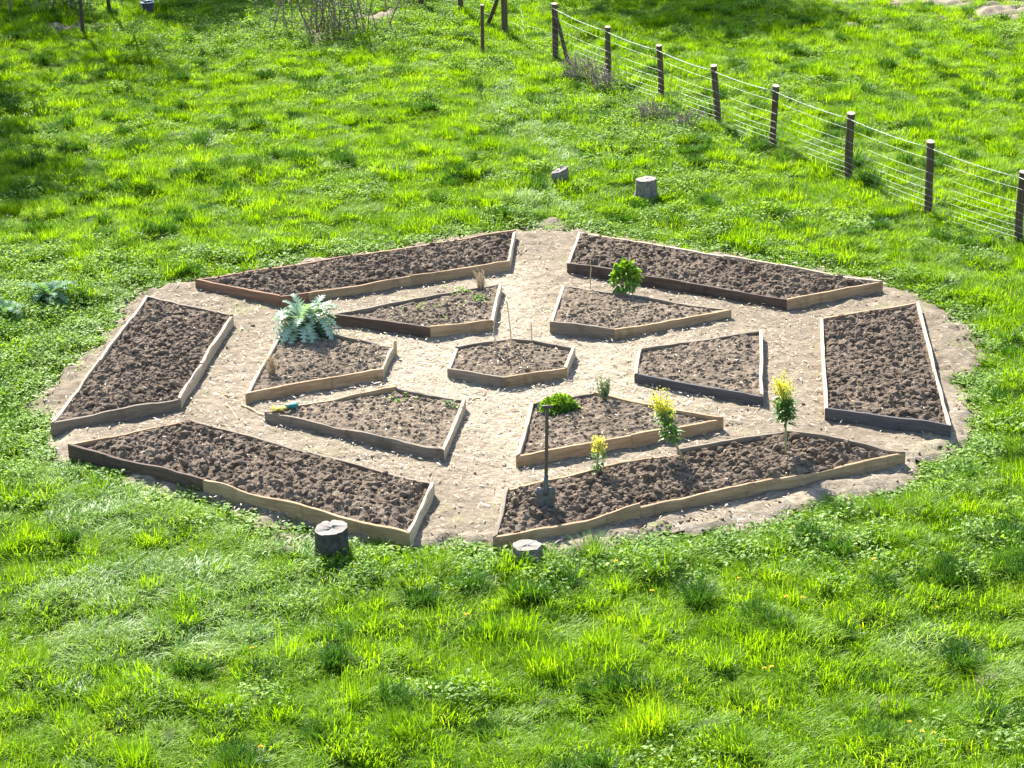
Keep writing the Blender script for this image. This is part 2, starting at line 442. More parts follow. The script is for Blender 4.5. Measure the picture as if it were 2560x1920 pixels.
# trodden earth round the beds
ex = np.arange(-5.6, 5.7, 0.05); ey = np.arange(-5.6, 6.6, 0.05)
EX, EY = np.meshgrid(ex, ey, indexing='ij')
ED = edge_d(EX, EY)
EZ = 0.045 + 0.03 * (fbm(EX * 1.2, EY * 1.2, 31) - 0.5) + 0.04 * (fbm(EX * 9, EY * 9, 33, 2) - 0.5) - 0.05 * np.clip((ED + 0.15) / 0.15, 0, 1)
rim_lumps = clods(EX, EY, 0.11, 40, 0.5) * np.clip((np.sqrt(EX ** 2 + EY ** 2) - 3.9) / 0.7, 0, 1)
EZ += 0.035 * rim_lumps
STRAW = np.clip(1.0 - (np.sqrt((EX + 0.1) ** 2 + (EY + 0.2) ** 2) - 1.0) / 2.5, 0.0, 1) * 0.9
STRAW = np.maximum(STRAW, 0.85 * np.exp(-((EX - 0.0 + 0.02 * EY) / 0.5) ** 2) * np.clip((EY + 5.2) / 3, 0, 1) * (EY < 4))
STRAW = np.maximum(STRAW, 0.55 * np.exp(-((np.sqrt(EX ** 2 + EY ** 2) - 4.8) / 0.35) ** 2) * (EY < -1))
ni, nj = EX.shape
I, J = np.meshgrid(np.arange(ni - 1), np.arange(nj - 1), indexing='ij')
Q = np.stack([I * nj + J, (I + 1) * nj + J, (I + 1) * nj + J + 1, I * nj + J + 1], -1).reshape(-1, 4)
keep = (ED.ravel()[Q] < 0.06).all(1)
Q = Q[keep]
used, inv = np.unique(Q, return_inverse=True)
me = mesh_np("path", np.stack([EX, EY, EZ], -1).reshape(-1, 3)[used], [inv.reshape(-1, 4)], M['earth'],
             attrs={'straw': ('FLOAT', STRAW.ravel()[used].astype(np.float32))})
tag(obj("path", me), kind='structure')

# ------------------------------------------------------------------ raised beds
HB = 0.16
BED_POLYS = []
def board(parent, loc, a, b, ain, bin_, tone, seed, wav=0.012, top=HB, label=None):
    a, b, ain, bin_ = (np.array(p, float) for p in (a, b, ain, bin_))
    L = np.linalg.norm(b - a); n = max(4, int(L / 0.05))
    t = np.linspace(0, 1, n + 1)
    s = t * L
    out = a + (b - a) * t[:, None]; inn = ain + (bin_ - ain) * t[:, None]
    nrm = (out - inn); nrm /= np.linalg.norm(nrm, axis=1)[:, None]
    env = np.minimum(1, np.minimum(t, 1 - t) * 6)
    bow = (fbm(s * 1.1 + seed * 7.3, s * 0 + seed, 50, 2) - 0.5) * wav * 1.6 * env
    out = out + nrm * bow[:, None]; inn = inn + nrm * bow[:, None]
    zt = top + (fbm(s * 1.7 + seed * 3.1, s * 0 + seed * 1.7, 51, 2) - 0.5) * wav * 3.2 + (fbm(s * 7 + seed, s * 0, 52, 2) - 0.5) * wav * 0.8
    zi = zt + (fbm(s * 3 + seed * 5, s * 0 + 4, 53, 2) - 0.5) * 0.008
    waney = np.clip(fbm(s * 2.2 + seed * 11, s * 0 + 9, 54, 2) - 0.56, 0, 1) * wav * 5      # bark edge eats into the outer arris
    zb = np.full(n + 1, -0.04)
    ch = 0.004
    def pt(xy, z): return np.concatenate([xy, z[:, None]], 1)
    rows = [pt(out, zb), pt(out, (zt + zb) / 2 + 0.02), pt(out - nrm * 0.0, zt - ch - waney), pt(out - nrm * (ch + waney[:, None] * 0.5), zt),
            pt(inn + nrm * ch, zi), pt(inn, zi - ch), pt(inn, zb)]
    k = len(rows)
    V = np.stack(rows, 1).reshape(-1, 3)
    I, J = np.meshgrid(np.arange(n), np.arange(k), indexing='ij'); J2 = (J + 1) % k
    Q = np.stack([I * k + J, I * k + J2, (I + 1) * k + J2, (I + 1) * k + J], -1).reshape(-1, 4)
    # end caps
    T3 = [[0, j + 1, j] for j in range(1, k - 1)] + [[n * k, n * k + j, n * k + j + 1] for j in range(1, k - 1)]
    gcv = np.stack([np.repeat(s, k) + seed * 3.7, np.tile(np.array([0, .08, .16, .165, .2, .21, .37]), n + 1) + seed, np.full(len(V), seed * 0.71)], -1)
    me = mesh_np("board", V - np.array(loc), [Q, np.array(T3)], M[tone], smooth=False,
                 attrs={'gc': ('FLOAT_VECTOR', gcv.astype(np.float32))})
    o = obj("board", me, parent)
    if label: o['label'] = label
    return o

TONE_LABEL = {'red': 'reddish brown board', 'grey': 'weathered grey brown board', 'dark': 'dark brown board', 'slate': 'dark slate grey board'}
seedc = [0]
def inset(poly, d):
    n = len(poly); P = [np.array(p, float) for p in poly]; res = []
    for i in range(n):
        p0, p1, p2 = P[i - 1], P[i], P[(i + 1) % n]
        e1 = (p1 - p0) / np.linalg.norm(p1 - p0); e2 = (p2 - p1) / np.linalg.norm(p2 - p1)
        n1 = np.array([-e1[1], e1[0]]); n2 = np.array([-e2[1], e2[0]])
        b = n1 + n2; b /= b @ n1
        res.append(p1 + b * d)
    return res

def rocks(mb, P, R, seed):
    """Irregular clods: squashed, jittered icosahedra."""
    g = (1 + 5 ** .5) / 2
    iv = np.array([(-1, g, 0), (1, g, 0), (-1, -g, 0), (1, -g, 0), (0, -1, g), (0, 1, g), (0, -1, -g), (0, 1, -g), (g, 0, -1), (g, 0, 1), (-g, 0, -1), (-g, 0, 1)])
    iv /= np.linalg.norm(iv[0])
    it = np.array([(0, 11, 5), (0, 5, 1), (0, 1, 7), (0, 7, 10), (0, 10, 11), (1, 5, 9), (5, 11, 4), (11, 10, 2), (10, 7, 6), (7, 1, 8), (3, 9, 4), (3, 4, 2), (3, 2, 6), (3, 6, 8), (3, 8, 9), (4, 9, 5), (2, 4, 11), (6, 2, 10), (8, 6, 7), (9, 8, 1)])
    r = np.random.default_rng(seed); n = len(P)
    sc = R[:, None, None] * (0.6 + 0.8 * r.random((n, 12, 1))) * np.stack([np.ones(n), 0.6 + 0.5 * r.random(n), 0.45 + 0.35 * r.random(n)], -1)[:, None]
    an = r.random(n) * 6.28; c, s = np.cos(an)[:, None], np.sin(an)[:, None]
    V = iv[None] * sc
    V = np.stack([V[..., 0] * c - V[..., 1] * s, V[..., 0] * s + V[..., 1] * c, V[..., 2]], -1) + P[:, None]
    T = (it[None] + (np.arange(n) * 12)[:, None, None]).reshape(-1, 3)
    mb.add(V.reshape(-1, 3), [T])

def raised_bed(corners, specs, label, fine=False, level=0.125, mound=0.02, seed=0, wav=0.012, rough=1.0):
    """corners counter-clockwise; specs: per edge, list of (tone, end fraction)."""
    n = len(corners)
    BED_POLYS.append(corners)
    c = np.mean(np.array(corners), 0); loc = (c[0], c[1], 0.0)
    t = thing("raised_bed", label, "raised bed", loc, "timber framed raised beds in a hexagonal ring")
    inn = inset(corners, 0.035)
    gap = 0.0015
    for i in range(n):
        a, b = np.array(corners[i]), np.array(corners[(i + 1) % n]); ai, bi = inn[i], inn[(i + 1) % n]
        e = (b - a) / np.linalg.norm(b - a)
        f0 = 0.0
        for tone, f1 in specs[i]:
            seedc[0] += 1
            board(t, loc, a + (b - a) * f0 + e * gap, a + (b - a) * f1 - e * gap, ai + (bi - ai) * f0 + e * gap, ai + (bi - ai) * f1 - e * gap,
                  tone, seedc[0], wav, HB + 0.014 * (random.random() - 0.5), TONE_LABEL.get(tone))
            f0 = f1
    sp = inset(corners, 0.032)
    step = 0.018
    if n == 4:
        A, B, C_, D = sp
        lu = max(np.linalg.norm(B - A), np.linalg.norm(C_ - D)); lv = max(np.linalg.norm(D - A), np.linalg.norm(C_ - B))
        nu, nv = int(lu / step), int(lv / step)
        u, v = np.meshgrid(np.linspace(0, 1, nu + 1), np.linspace(0, 1, nv + 1), indexing='ij')
        X = sum((w * p[0]) for w, p in (((1 - u) * (1 - v), A), (u * (1 - v), B), (u * v, C_), ((1 - u) * v, D)))
        Y = sum((w * p[1]) for w, p in (((1 - u) * (1 - v), A), (u * (1 - v), B), (u * v, C_), ((1 - u) * v, D)))
    else:
        nu = 240; nv = 36
        th = np.linspace(0, n, nu + 1)
        k = np.minimum(th.astype(int), n - 1); fr = th - k
        S = np.array(sp + [sp[0]]); BP = S[k] * (1 - fr)[:, None] + S[k + 1] * fr[:, None]
        v = np.linspace(0.004, 1, nv + 1)
        X = c[0] + (BP[:, 0] - c[0])[:, None] * v[None]; Y = c[1] + (BP[:, 1] - c[1])[:, None] * v[None]
    d = -sdist(X, Y, [tuple(p) for p in sp])
    inside = np.clip(d / 0.25, 0, 1); inside = inside * inside * (3 - 2 * inside)
    z = level + mound * inside + 0.05 * rough * (fbm(X * 1.6 + seed, Y * 1.6, 60 + seed, 2) - 0.5)
    if fine:
        z += 0.028 * clods(X, Y, 0.085, 70 + seed, .6) + 0.018 * clods(X, Y, 0.045, 80 + seed, .7) + 0.018 * (fbm(X * 30, Y * 30, 90, 2) - .5)
    else:
        wx = X + 0.05 * (fbm(X * 9, Y * 9, 91, 2) - .5); wy = Y + 0.05 * (fbm(X * 9, Y * 9, 92, 2) - .5)
        rv = 0.4 + 0.9 * fbm(X * 1.7 + seed, Y * 1.7, 95, 2)
        z += rv * rough * (0.045 * clods(wx, wy, 0.115, 70 + seed, .65) + 0.04 * clods(wx, wy, 0.085, 80 + seed, .7) + 0.022 * clods(X, Y, 0.042, 85 + seed, .7)
                      + 0.05 * (fbm(X * 24, Y * 24, 93, 2) - .5)) - 0.012
    z = np.where(d < 0.06, np.minimum(z, HB - 0.012 + 0.5 * d), z)
    ni, nj = X.shape
    I, J = np.meshgrid(np.arange(ni - 1), np.arange(nj - 1), indexing='ij')
    Q = np.stack([I * nj + J, (I + 1) * nj + J, (I + 1) * nj + J + 1, I * nj + J + 1], -1).reshape(-1, 4)
    mb = MB(); mb.add(np.stack([X, Y, z], -1).reshape(-1, 3), [Q])
    r = np.random.default_rng(100 + seed)
    area = 0.5 * abs(sum(corners[i][0] * corners[(i + 1) % n][1] - corners[(i + 1) % n][0] * corners[i][1] for i in range(n)))
    nr = int(area * (130 if fine else 200))
    ii = r.integers(0, ni, nr * 2); jj = r.integers(0, nj, nr * 2)
    ok = d[ii, jj] > 0.05; ii, jj = ii[ok][:nr], jj[ok][:nr]
    P = np.stack([X[ii, jj], Y[ii, jj], z[ii, jj]], -1)
    R = (0.012 + 0.016 * r.random(len(P)) ** 2) if fine else (0.014 + 0.036 * r.random(len(P)) ** 2.6)
    rocks(mb, P + np.array([0, 0, .2])[None] * R[:, None], R, 200 + seed)
    mb.build("soil", M['soil_dry'] if fine else M['soil'], t, loc, smooth=False)
    # straw and dead leaf flecks lying on the soil
    ns = int(area * (130 if fine else 45))
    ii = r.integers(0, ni, ns); jj = r.integers(0, nj, ns)
    P = np.stack([X[ii, jj], Y[ii, jj], z[ii, jj] + 0.006], -1)
    an = r.random(ns) * 6.28
    D = np.stack([np.cos(an), np.sin(an), (r.random(ns) - .5) * .5], -1)
    fl = MB(); fl.leaves(P, D, np.stack([(r.random(ns) - .5), (r.random(ns) - .5), np.ones(ns)], -1), 0.02 + 0.045 * r.random(ns), 0.004 + 0.01 * r.random(ns) ** 2, v=.7 * r.random(ns))
    o = fl.build("straw_flecks", M['straw'], t, loc); o['kind'] = 'stuff'
    return t, (lambda x, y: float(z.ravel()[np.argmin((X.ravel() - x) ** 2 + (Y.ravel() - y) ** 2)]))

F1 = lambda tone: [(tone, 1.0)]
B = {}
def quad(i0, i1, o0, o1): return [i0, o0, o1, i1]      # edges: 0 clockwise side, 1 outer, 2 counter-clockwise side, 3 inner
hexc = [(0.594, -0.37), (0.704, 0.325), (0.016, 0.71), (-0.583, 0.428), (-0.66, -0.285), (-0.057, -0.653)]
B['C'] = raised_bed(hexc, [F1('pale'), F1('grey'), F1('grey'), F1('pale'), F1('grey'), F1('fresh')],
                    "small hexagonal raised bed at the centre of the ring, holding three thin canes", True, seed=1)
B['Ri'] = raised_bed(quad((1.281, -0.585), (1.375, 0.21), (2.531, -1.421), (2.748, 0.736)), [F1('slate'), F1('pale'), F1('grey'), F1('pale')],
                     "inner raised bed with a slate grey front board, right of the hexagonal bed", True, seed=2)
B['TRi'] = raised_bed(quad((1.145, 0.87), (0.448, 1.178), (2.486, 1.501), (0.628, 2.622)), [F1('fresh'), F1('grey'), F1('pale'), F1('grey')],
                      "inner raised bed with the round lime green bush at its back edge", True, seed=3)
B['TLi'] = raised_bed(quad((-0.17, 1.303), (-0.869, 1.127), (-0.067, 2.786), (-2.046, 1.706)), [F1('pale'), F1('grey'), F1('dark'), F1('fresh')],
                      "inner raised bed with yellow green seedlings, behind the silver cardoon", True, seed=4)
B['Li'] = raised_bed(quad((-1.245, 0.506), (-1.331, -0.248), (-2.489, 1.414), (-2.715, -0.909)), [F1('grey'), F1('pale'), F1('fresh'), F1('pale')],
                     "inner raised bed with the big silver cardoon in its back corner", True, seed=5)
B['BLi'] = raised_bed(quad((-1.166, -0.827), (-0.454, -1.256), (-2.475, -1.456), (-0.653, -2.691)), [F1('fresh'), [('grey', .46), ('grey', 1.0)], F1('pale'), F1('grey')],
                      "inner raised bed with wavy grey brown front boards and gloves on its left corner", True, seed=6, wav=0.018)
B['BRi'] = raised_bed(quad((0.192, -1.443), (0.846, -1.136), (0.029, -2.938), (2.073, -2.046)), [F1('pale'), [('fresh', .55), ('fresh', 1.0)], F1('fresh'), F1('grey')],
                      "inner raised bed with a bright tan front board and a low parsley mound", True, seed=7)
B['Ro'] = raised_bed(quad((3.088, -1.847), (3.419, 1.104), (4.232, -2.429), (4.592, 1.605)), [F1('slate'), [('pale', .5), ('pale', 1.0)], F1('fresh'), [('pale', .35), ('pale', 1.0)]],
                     "outer raised bed of dug soil at the far right end of the ring", seed=8)
B['TRo'] = raised_bed(quad((3.132, 1.771), (0.709, 3.475), (4.311, 2.388), (0.897, 4.9)), [F1('fresh'), [('pale', .5), ('pale', 1.0)], F1('pale'), [('dark', .55), ('dark', 1.0)]],
                      "outer raised bed with a long dark front board, behind the lime green bush", seed=9, mound=0.04)
B['TLo'] = raised_bed(quad((0.032, 3.642), (-2.629, 2.448), (0.122, 5.019), (-3.697, 3.266)), [F1('pale'), [('fresh', .5), ('red', 1.0)], F1('red'), [('red', .12), ('fresh', .56), ('fresh', 1.0)]],
                      "outer raised bed with a tan and reddish front board, back left of the ring", seed=10, mound=0.04)
B['Lo'] = raised_bed(quad((-3.1, 1.809), (-3.365, -0.989), (-4.196, 2.662), (-4.586, -1.628)), [F1('grey'), [('pale', .55), ('pale', 1.0)], F1('grey'), [('pale', .4), ('pale', 1.0)]],
                     "outer raised bed with a wavy pale inner board, far left end of the ring", seed=11, wav=0.018)
B['BLo'] = raised_bed(quad((-3.179, -1.644), (-0.727, -3.56), (-4.31, -2.276), (-0.919, -4.776)), [F1('fresh'), [('dark', .42), ('fresh', 1.0)], F1('pale'), [('grey', .5), ('grey', 1.0)]],
                      "outer raised bed with a half dark front board behind the stump", seed=12, mound=0.06, wav=0.018)
B['BRo'] = raised_bed(quad((-0.071, -3.696), (2.629, -2.386), (-0.193, -4.866), (3.68, -3.124)), [F1('grey'), [('fresh', .34), ('fresh', .62), ('fresh', 1.0)], F1('grey'), [('grey', .4), ('fresh', 1.0)]],
                      "outer raised bed with the spade standing in its soil", seed=13, wav=0.022)
# short peg at the corner of the cardoon bed
pg = MB(); pl = np.array([[-1.235, 0.545, -0.03], [-1.235, 0.545, 0.21]])
pg.tube(pl, 0.022, 4)
o = pg.build("peg", M['cane'], B['Li'][0], tuple(B['Li'][0].location))

# ------------------------------------------------------------------ litter on the paths
def in_beds(x, y, grow=0.02):
    r = np.zeros(x.shape, bool)
    for p in BED_POLYS:
        r |= sdist(x, y, p) < grow
    return r
N = 42000
lx = rng.uniform(-5.1, 5.2, N); ly = rng.uniform(-5.0, 5.9, N)
dd = edge_d(lx, ly)
dens = np.clip(1.05 - (np.sqrt(lx ** 2 + ly ** 2) - 1.5) / 4.2, 0.3, 1) * (0.35 + 0.9 * fbm(lx * 2.2, ly * 2.2, 77))
ok = (dd < 0.12 * rng.random(N)) & ~in_beds(lx, ly) & (rng.random(N) < dens)
lx, ly = lx[ok], ly[ok]; n = len(lx)
an = rng.random(n) * 6.28
D = np.stack([np.cos(an), np.sin(an), (rng.random(n) - .5) * .45], -1)
lz = 0.05 + 0.025 * rng.random(n) + 0.03 * (fbm(lx * 1.2, ly * 1.2, 31) - 0.5) + 0.04 * (fbm(lx * 9, ly * 9, 33, 2) - 0.5)
mb = MB()
mb.leaves(np.stack([lx, ly, lz], -1), D, np.stack([(rng.random(n) - .5) * .8, (rng.random(n) - .5) * .8, np.ones(n)], -1),
          0.02 + 0.08 * rng.random(n) ** 1.6, 0.005 + 0.014 * rng.random(n) ** 2, v=0.75 * rng.random(n) ** 1.4)
tag(mb.build("straw_litter", M['straw']), kind='stuff')
# crumbs of earth by the edges
N = 1500
a_ = rng.random(N) * 6.28
lx = rng.uniform(-5.1, 5.2, N); ly = rng.uniform(-5.0, 5.9, N)
ok = (edge_d(lx, ly) < 0.05) & ~in_beds(lx, ly) & (rng.random(N) < np.clip((np.sqrt(lx ** 2 + ly ** 2) - 1.5) / 3, 0.08, 1))
lx, ly = lx[ok], ly[ok]
ex_, ey_ = 1.25 + 0.45 * rng.standard_normal(120) * .6, -4.38 + 0.07 * rng.standard_normal(120)
lx = np.concatenate([lx, ex_]); ly = np.concatenate([ly, ey_ + 0.32 * (ex_ - 1.25)])
ok = ~in_beds(lx, ly, 0.03); lx, ly = lx[ok], ly[ok]
mb = MB(); R = 0.008 + 0.022 * rng.random(len(lx)) ** 2
rocks(mb, np.stack([lx, ly, 0.046 + 0 * lx], -1), R, 9)
tag(mb.build("earth_crumbs", M['soil_dry'], smooth=False), kind='stuff')

# ------------------------------------------------------------------ grass: instanced tufts
lib = bpy.data.collections.new("tuft_library")
def blades(mb, n, rad, L0, L1, lean0, lean1, w0, w1, r, droop=0.5, flat=0.0, azb=None):
    an = r.random(n) * 6.28; rr = rad * np.sqrt(r.random(n))
    P = np.stack([rr * np.cos(an), rr * np.sin(an), np.full(n, -0.02)], -1)
    az = an + (r.random(n) - .5) * 2.6 if azb is None else azb + (r.random(n) - .5) * 1.2
    L = L0 + (L1 - L0) * r.random(n); le = lean0 + (lean1 - lean0) * r.random(n)
    W = w0 + (w1 - w0) * r.random(n)
    H = np.stack([np.cos(az), np.sin(az), 0 * az], -1)
    S = np.stack([-np.sin(az + (r.random(n) - .5)), np.cos(az), 0 * az], -1)
    pts = []; p = P.copy(); ang = le.copy(); seg = 4
    for k in range(seg + 1):
        pts.append(p.copy())
        d = H * np.sin(ang)[:, None] + np.array([0, 0, 1.0]) * np.cos(ang)[:, None]
        p = p + d * (L / seg)[:, None]
        ang = np.minimum(ang + droop * (0.3 + r.random(n)) * (k + 1) / seg, 1.5 + flat)
    prof = [0.7, 1.0, 0.85, 0.55]
    V = []
    for k in range(seg):
        V += [pts[k] - S * (W * prof[k] / 2)[:, None], pts[k] + S * (W * prof[k] / 2)[:, None]]
    V.append(pts[seg])
    V = np.stack(V, 1)
    b = np.arange(n)[:, None] * 9
    Qd = np.concatenate([b + [0, 1, 3, 2], b + [2, 3, 5, 4], b + [4, 5, 7, 6]]); T = b + [6, 7, 8]
    mb.add(V.reshape(-1, 3), [Qd, T], v=np.repeat(r.random(n), 9))

def lib_obj(name, mb, mat):
    V = np.vstack(mb.V); F = [np.vstack(f) for f in mb.F.values() if f]
    me = mesh_np(name, V, F, mat, attrs={'v': ('FLOAT', np.concatenate(mb.A['v']).astype(np.float32))})
    o = bpy.data.objects.new(name, me)
    return o
def make_lib(kind, fns, mat):
    c = bpy.data.collections.new(kind)
    for k, f in enumerate(fns):
        mb = MB(); f(mb, np.random.default_rng(300 + k))
        c.objects.link(lib_obj("%s_tuft_%d" % (kind, k), mb, mat))
    return c
def g_short(mb, r): blades(mb, 110, 0.16, 0.06, 0.13, 0.2, 1.05, 0.0045, 0.009, r, 0.8)
def g_tall(mb, r):
    blades(mb, 130, 0.11, 0.08, 0.17, 0.05, 0.9, 0.0045, 0.009, r, 0.85)
    blades(mb, 30, 0.16, 0.06, 0.13, 0.1, 0.8, 0.004, 0.008, r, 0.7)
def g_comb(mb, r):
    a = r.random() * 6.28
    blades(mb, 110, 0.17, 0.08, 0.16, 0.3, 1.05, 0.0045, 0.009, r, 0.7, 0, a)
def g_pale(mb, r):
    a = r.random() * 6.28
    blades(mb, 70, 0.17, 0.08, 0.18, 0.6, 1.3, 0.005, 0.01, r, 0.6, 0.1, a); blades(mb, 50, 0.17, 0.06, 0.14, 0.2, 1.1, 0.005, 0.009, r, 0.8)
def g_weed(mb, r):
    n = 60; an = r.random(n) * 6.28; rr = 0.15 * np.sqrt(r.random(n)); z = 0.015 + 0.075 * r.random(n)
    P = np.stack([rr * np.cos(an), rr * np.sin(an), z], -1)
    az = r.random(n) * 6.28
    D = np.stack([np.cos(az), np.sin(az), (r.random(n) - .25) * .9], -1)
    mb.leaves(P, D, np.stack([(r.random(n) - .5), (r.random(n) - .5), np.ones(n)], -1), 0.022 + 0.034 * r.random(n), 0.014 + 0.02 * r.random(n), v=r.random(n))
    blades(mb, 40, 0.16, 0.05, 0.12, 0.1, 0.9, 0.004, 0.007, r, 0.7)
LIB_GRASS = make_lib("grass", [g_short] * 4 + [g_comb] * 3 + [g_tall] * 4, M['grass'])
def g_shade(mb, r):
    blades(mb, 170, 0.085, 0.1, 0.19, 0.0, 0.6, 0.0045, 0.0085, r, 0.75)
LIB_SHADE = make_lib("deep", [g_shade] * 4, M['tuft'])  # darker tufts, shade between the lumps put into their colour
LIB_WEED = make_lib("weed", [g_weed] * 5, M['weed'])
LIB_PALE = make_lib("pale", [g_pale] * 4, M['pale_grass'])

def scatter(name, coll, P, rot, scl, idx):
    n = len(P)
    me = mesh_np(name, P, [], [], attrs={'rot': ('FLOAT_VECTOR', rot.astype(np.float32)), 'scl': ('FLOAT_VECTOR', scl.astype(np.float32)), 'idx': ('INT', idx.astype(np.int32))})
    o = obj(name, me)
    ng = bpy.data.node_groups.new(name + "_scatter", 'GeometryNodeTree')
    ng.interface.new_socket("Geometry", in_out='INPUT', socket_type='NodeSocketGeometry')
    ng.interface.new_socket("Geometry", in_out='OUTPUT', socket_type='NodeSocketGeometry')
    nd = ng.nodes; lk = ng.links
    gi = nd.new("NodeGroupInput"); go = nd.new("NodeGroupOutput")
    ci = nd.new("GeometryNodeCollectionInfo"); ci.inputs["Collection"].default_value = coll
    ci.inputs["Separate Children"].default_value = True; ci.inputs["Reset Children"].default_value = True
    ip = nd.new("GeometryNodeInstanceOnPoints"); ip.inputs["Pick Instance"].default_value = True
    mp = nd.new("GeometryNodeMeshToPoints")
    def na(nm, typ):
        a = nd.new("GeometryNodeInputNamedAttribute"); a.data_type = typ; a.inputs["Name"].default_value = nm
        return a.outputs["Attribute"]
    lk.new(gi.outputs[0], mp.inputs["Mesh"])
    lk.new(mp.outputs[0], ip.inputs["Points"]); lk.new(ci.outputs[0], ip.inputs["Instance"])
    lk.new(na("idx", 'INT'), ip.inputs["Instance Index"]); lk.new(na("rot", 'FLOAT_VECTOR'), ip.inputs["Rotation"])
    lk.new(na("scl", 'FLOAT_VECTOR'), ip.inputs["Scale"])
    lk.new(ip.outputs[0], go.inputs[0])
    md = o.modifiers.new("scatter", 'NODES'); md.node_group = ng
    tag(o, kind='stuff')
    return o

# jittered grid over the ground the picture can see, plus a margin all round
sp = 0.125
cx, cy = np.meshgrid(np.arange(-13, 13, sp), np.arange(-11, 25, sp), indexing='ij')
px = (cx + sp * (rng.random(cx.shape) - .5) * 1.3).ravel(); py = (cy + sp * (rng.random(cy.shape) - .5) * 1.3).ravel()
half = 0.2084 * np.sqrt((py + 24.6) ** 2 + 8.4 ** 2) * 1.06 + 0.9
ok = np.abs(px + 0.01 * py) < half; px, py = px[ok], py[ok]
d = edge_d(px, py); bf = bare_f(px, py)
ok = (rng.random(len(px)) < np.clip((d + 0.16) / 0.26, 0, 1)) & (rng.random(len(px)) > bf * 1.15); px, py, d = px[ok], py[ok], d[ok]
# weeds: a belt round the beds, wide on the left, patches elsewhere
wn_ = fbm(px * 0.9, py * 0.9, 21)
belt = np.clip(1.1 - d / (0.3 + 0.7 * wn_), 0, 1)
left = np.clip((-px - 3.9) / 0.8, 0, 1) * np.clip((5.5 - py) / 1.5, 0, 1) * np.clip((py + 4) / 1.5, 0, 1) * 0.85
front = np.clip(1 - np.abs(py + 5.1 + 0.25 * px * 0) / 0.9, 0, 1) * (px > -2.5) * 0.35
backb = np.clip((py - 16.2) / 2, 0, 1) * np.clip((3 - np.abs(px + 3.2)) / 1.5, 0, 1) * .8
fl = np.exp(-(((px - 2.0) / 1.0) ** 2 + ((py - 11.2) / 2.0) ** 2)) * .7
pw = 0.8 * np.maximum.reduce([belt * 0.9, left, front, backb, fl, np.clip((wn_ - 0.62) * 4, 0, .35)])
PALE = [(-3.7, -5.6, 0.7, 0.45), (-2.7, -5.5, 0.8, 0.5), (-2.9, -6.4, 0.9, 0.65), (-1.9, -5.7, 0.6, 0.3), (-3.8, -3.9, 0.5, 0.5), (3.3, -7.0, .4, .25), (0.0, 13.2, .3, 1.0), (0.4, 11.2, .3, 1.0), (0.8, 9.3, .3, .8), (0.5, 6.6, .4, .5)]
pp = np.zeros_like(px)
for ax, ay, rx, ry in PALE:
    pp = np.maximum(pp, np.exp(-(((px - ax) / rx) ** 2 + ((py - ay) / ry) ** 2)) * 1.1)
pp = np.maximum(pp, np.clip((fbm(px * 0.7 + 40, py * 0.7, 23) - 0.66) * 4, 0, .5) * .6)
u = rng.random(len(px)); isp = u < np.clip(pp * (0.5 + fbm(px * 2.5, py * 2.5, 25)), 0, 0.92)
isw = ~isp & (rng.random(len(px)) < pw)
hole = fbm(px * 3.3, py * 2.5, 39, 2)
isg = ~isp & ~isw
pz = ground_z(px, py)
lump = fbm(px * 4.6, py * 4.6, 27, 2)
edge_s = np.clip(0.6 + d / 1.0, 0.4, 1)
def rs(m, hs, tilt=0.25):
    n = m.sum()
    rot = np.stack([(rng.random(n) - .5) * tilt, (rng.random(n) - .5) * tilt, rng.random(n) * 6.28], -1)
    w = 0.9 + 0.35 * rng.random(n)
    return rot, np.stack([w, w, w * hs], -1)
P = np.stack([px, py, pz], -1)
n = isg.sum(); lg = lump[isg]
tallp = np.clip((lg - 0.42) * 1.4, 0.04, 0.36)
idx = np.where(rng.random(n) < tallp, rng.integers(7, 11, n), rng.integers(0, 7, n))
near = np.clip((-4.5 - py[isg]) / 3, 0, 1)
rot, scl = rs(isg, (0.55 + 1.0 * np.clip((lg - 0.25) * 1.7, 0, 1)) * edge_s[isg] * (1 + 0.12 * near) * (0.85 + 0.4 * np.clip((hole[isg] - 0.45) * 5, 0, 1)))
scatter("grass", LIB_GRASS, P[isg], rot, scl, idx)
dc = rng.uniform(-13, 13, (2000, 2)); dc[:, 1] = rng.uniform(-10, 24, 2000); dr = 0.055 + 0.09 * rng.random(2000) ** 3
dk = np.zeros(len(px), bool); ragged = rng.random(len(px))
for (qx, qy), qr in zip(dc, dr):                                                    # clumps in darker green, standing in for shaded sides of grass lumps
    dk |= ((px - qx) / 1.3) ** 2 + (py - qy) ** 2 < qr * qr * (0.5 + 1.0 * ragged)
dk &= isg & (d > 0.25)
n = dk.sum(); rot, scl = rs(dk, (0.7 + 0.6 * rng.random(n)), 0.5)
scatter("shade_dark_grass", LIB_SHADE, P[dk], rot, scl, rng.integers(0, 4, n))
n = isw.sum(); rot, scl = rs(isw, (0.6 + 0.9 * lump[isw]) * np.clip(0.6 + d[isw] / 1.2, 0.4, 1.1), 0.4)
scatter("low_weeds", LIB_WEED, P[isw], rot, scl, rng.integers(0, 5, n))
n = isp.sum(); rot, scl = rs(isp, 0.9 + 0.4 * rng.random(n), 0.3)
rot[:, 2] = 0.6 + 1.5 * (fbm(px[isp] * .8, py[isp] * .8, 29) - .5) * 3 + 2.6 * (rng.random(n) - .5)
scatter("flattened_grass", LIB_PALE, P[isp], rot, scl, rng.integers(0, 4, n))
gz = lambda x, y: float(ground_z(np.array([float(x)]), np.array([float(y)]))[0])

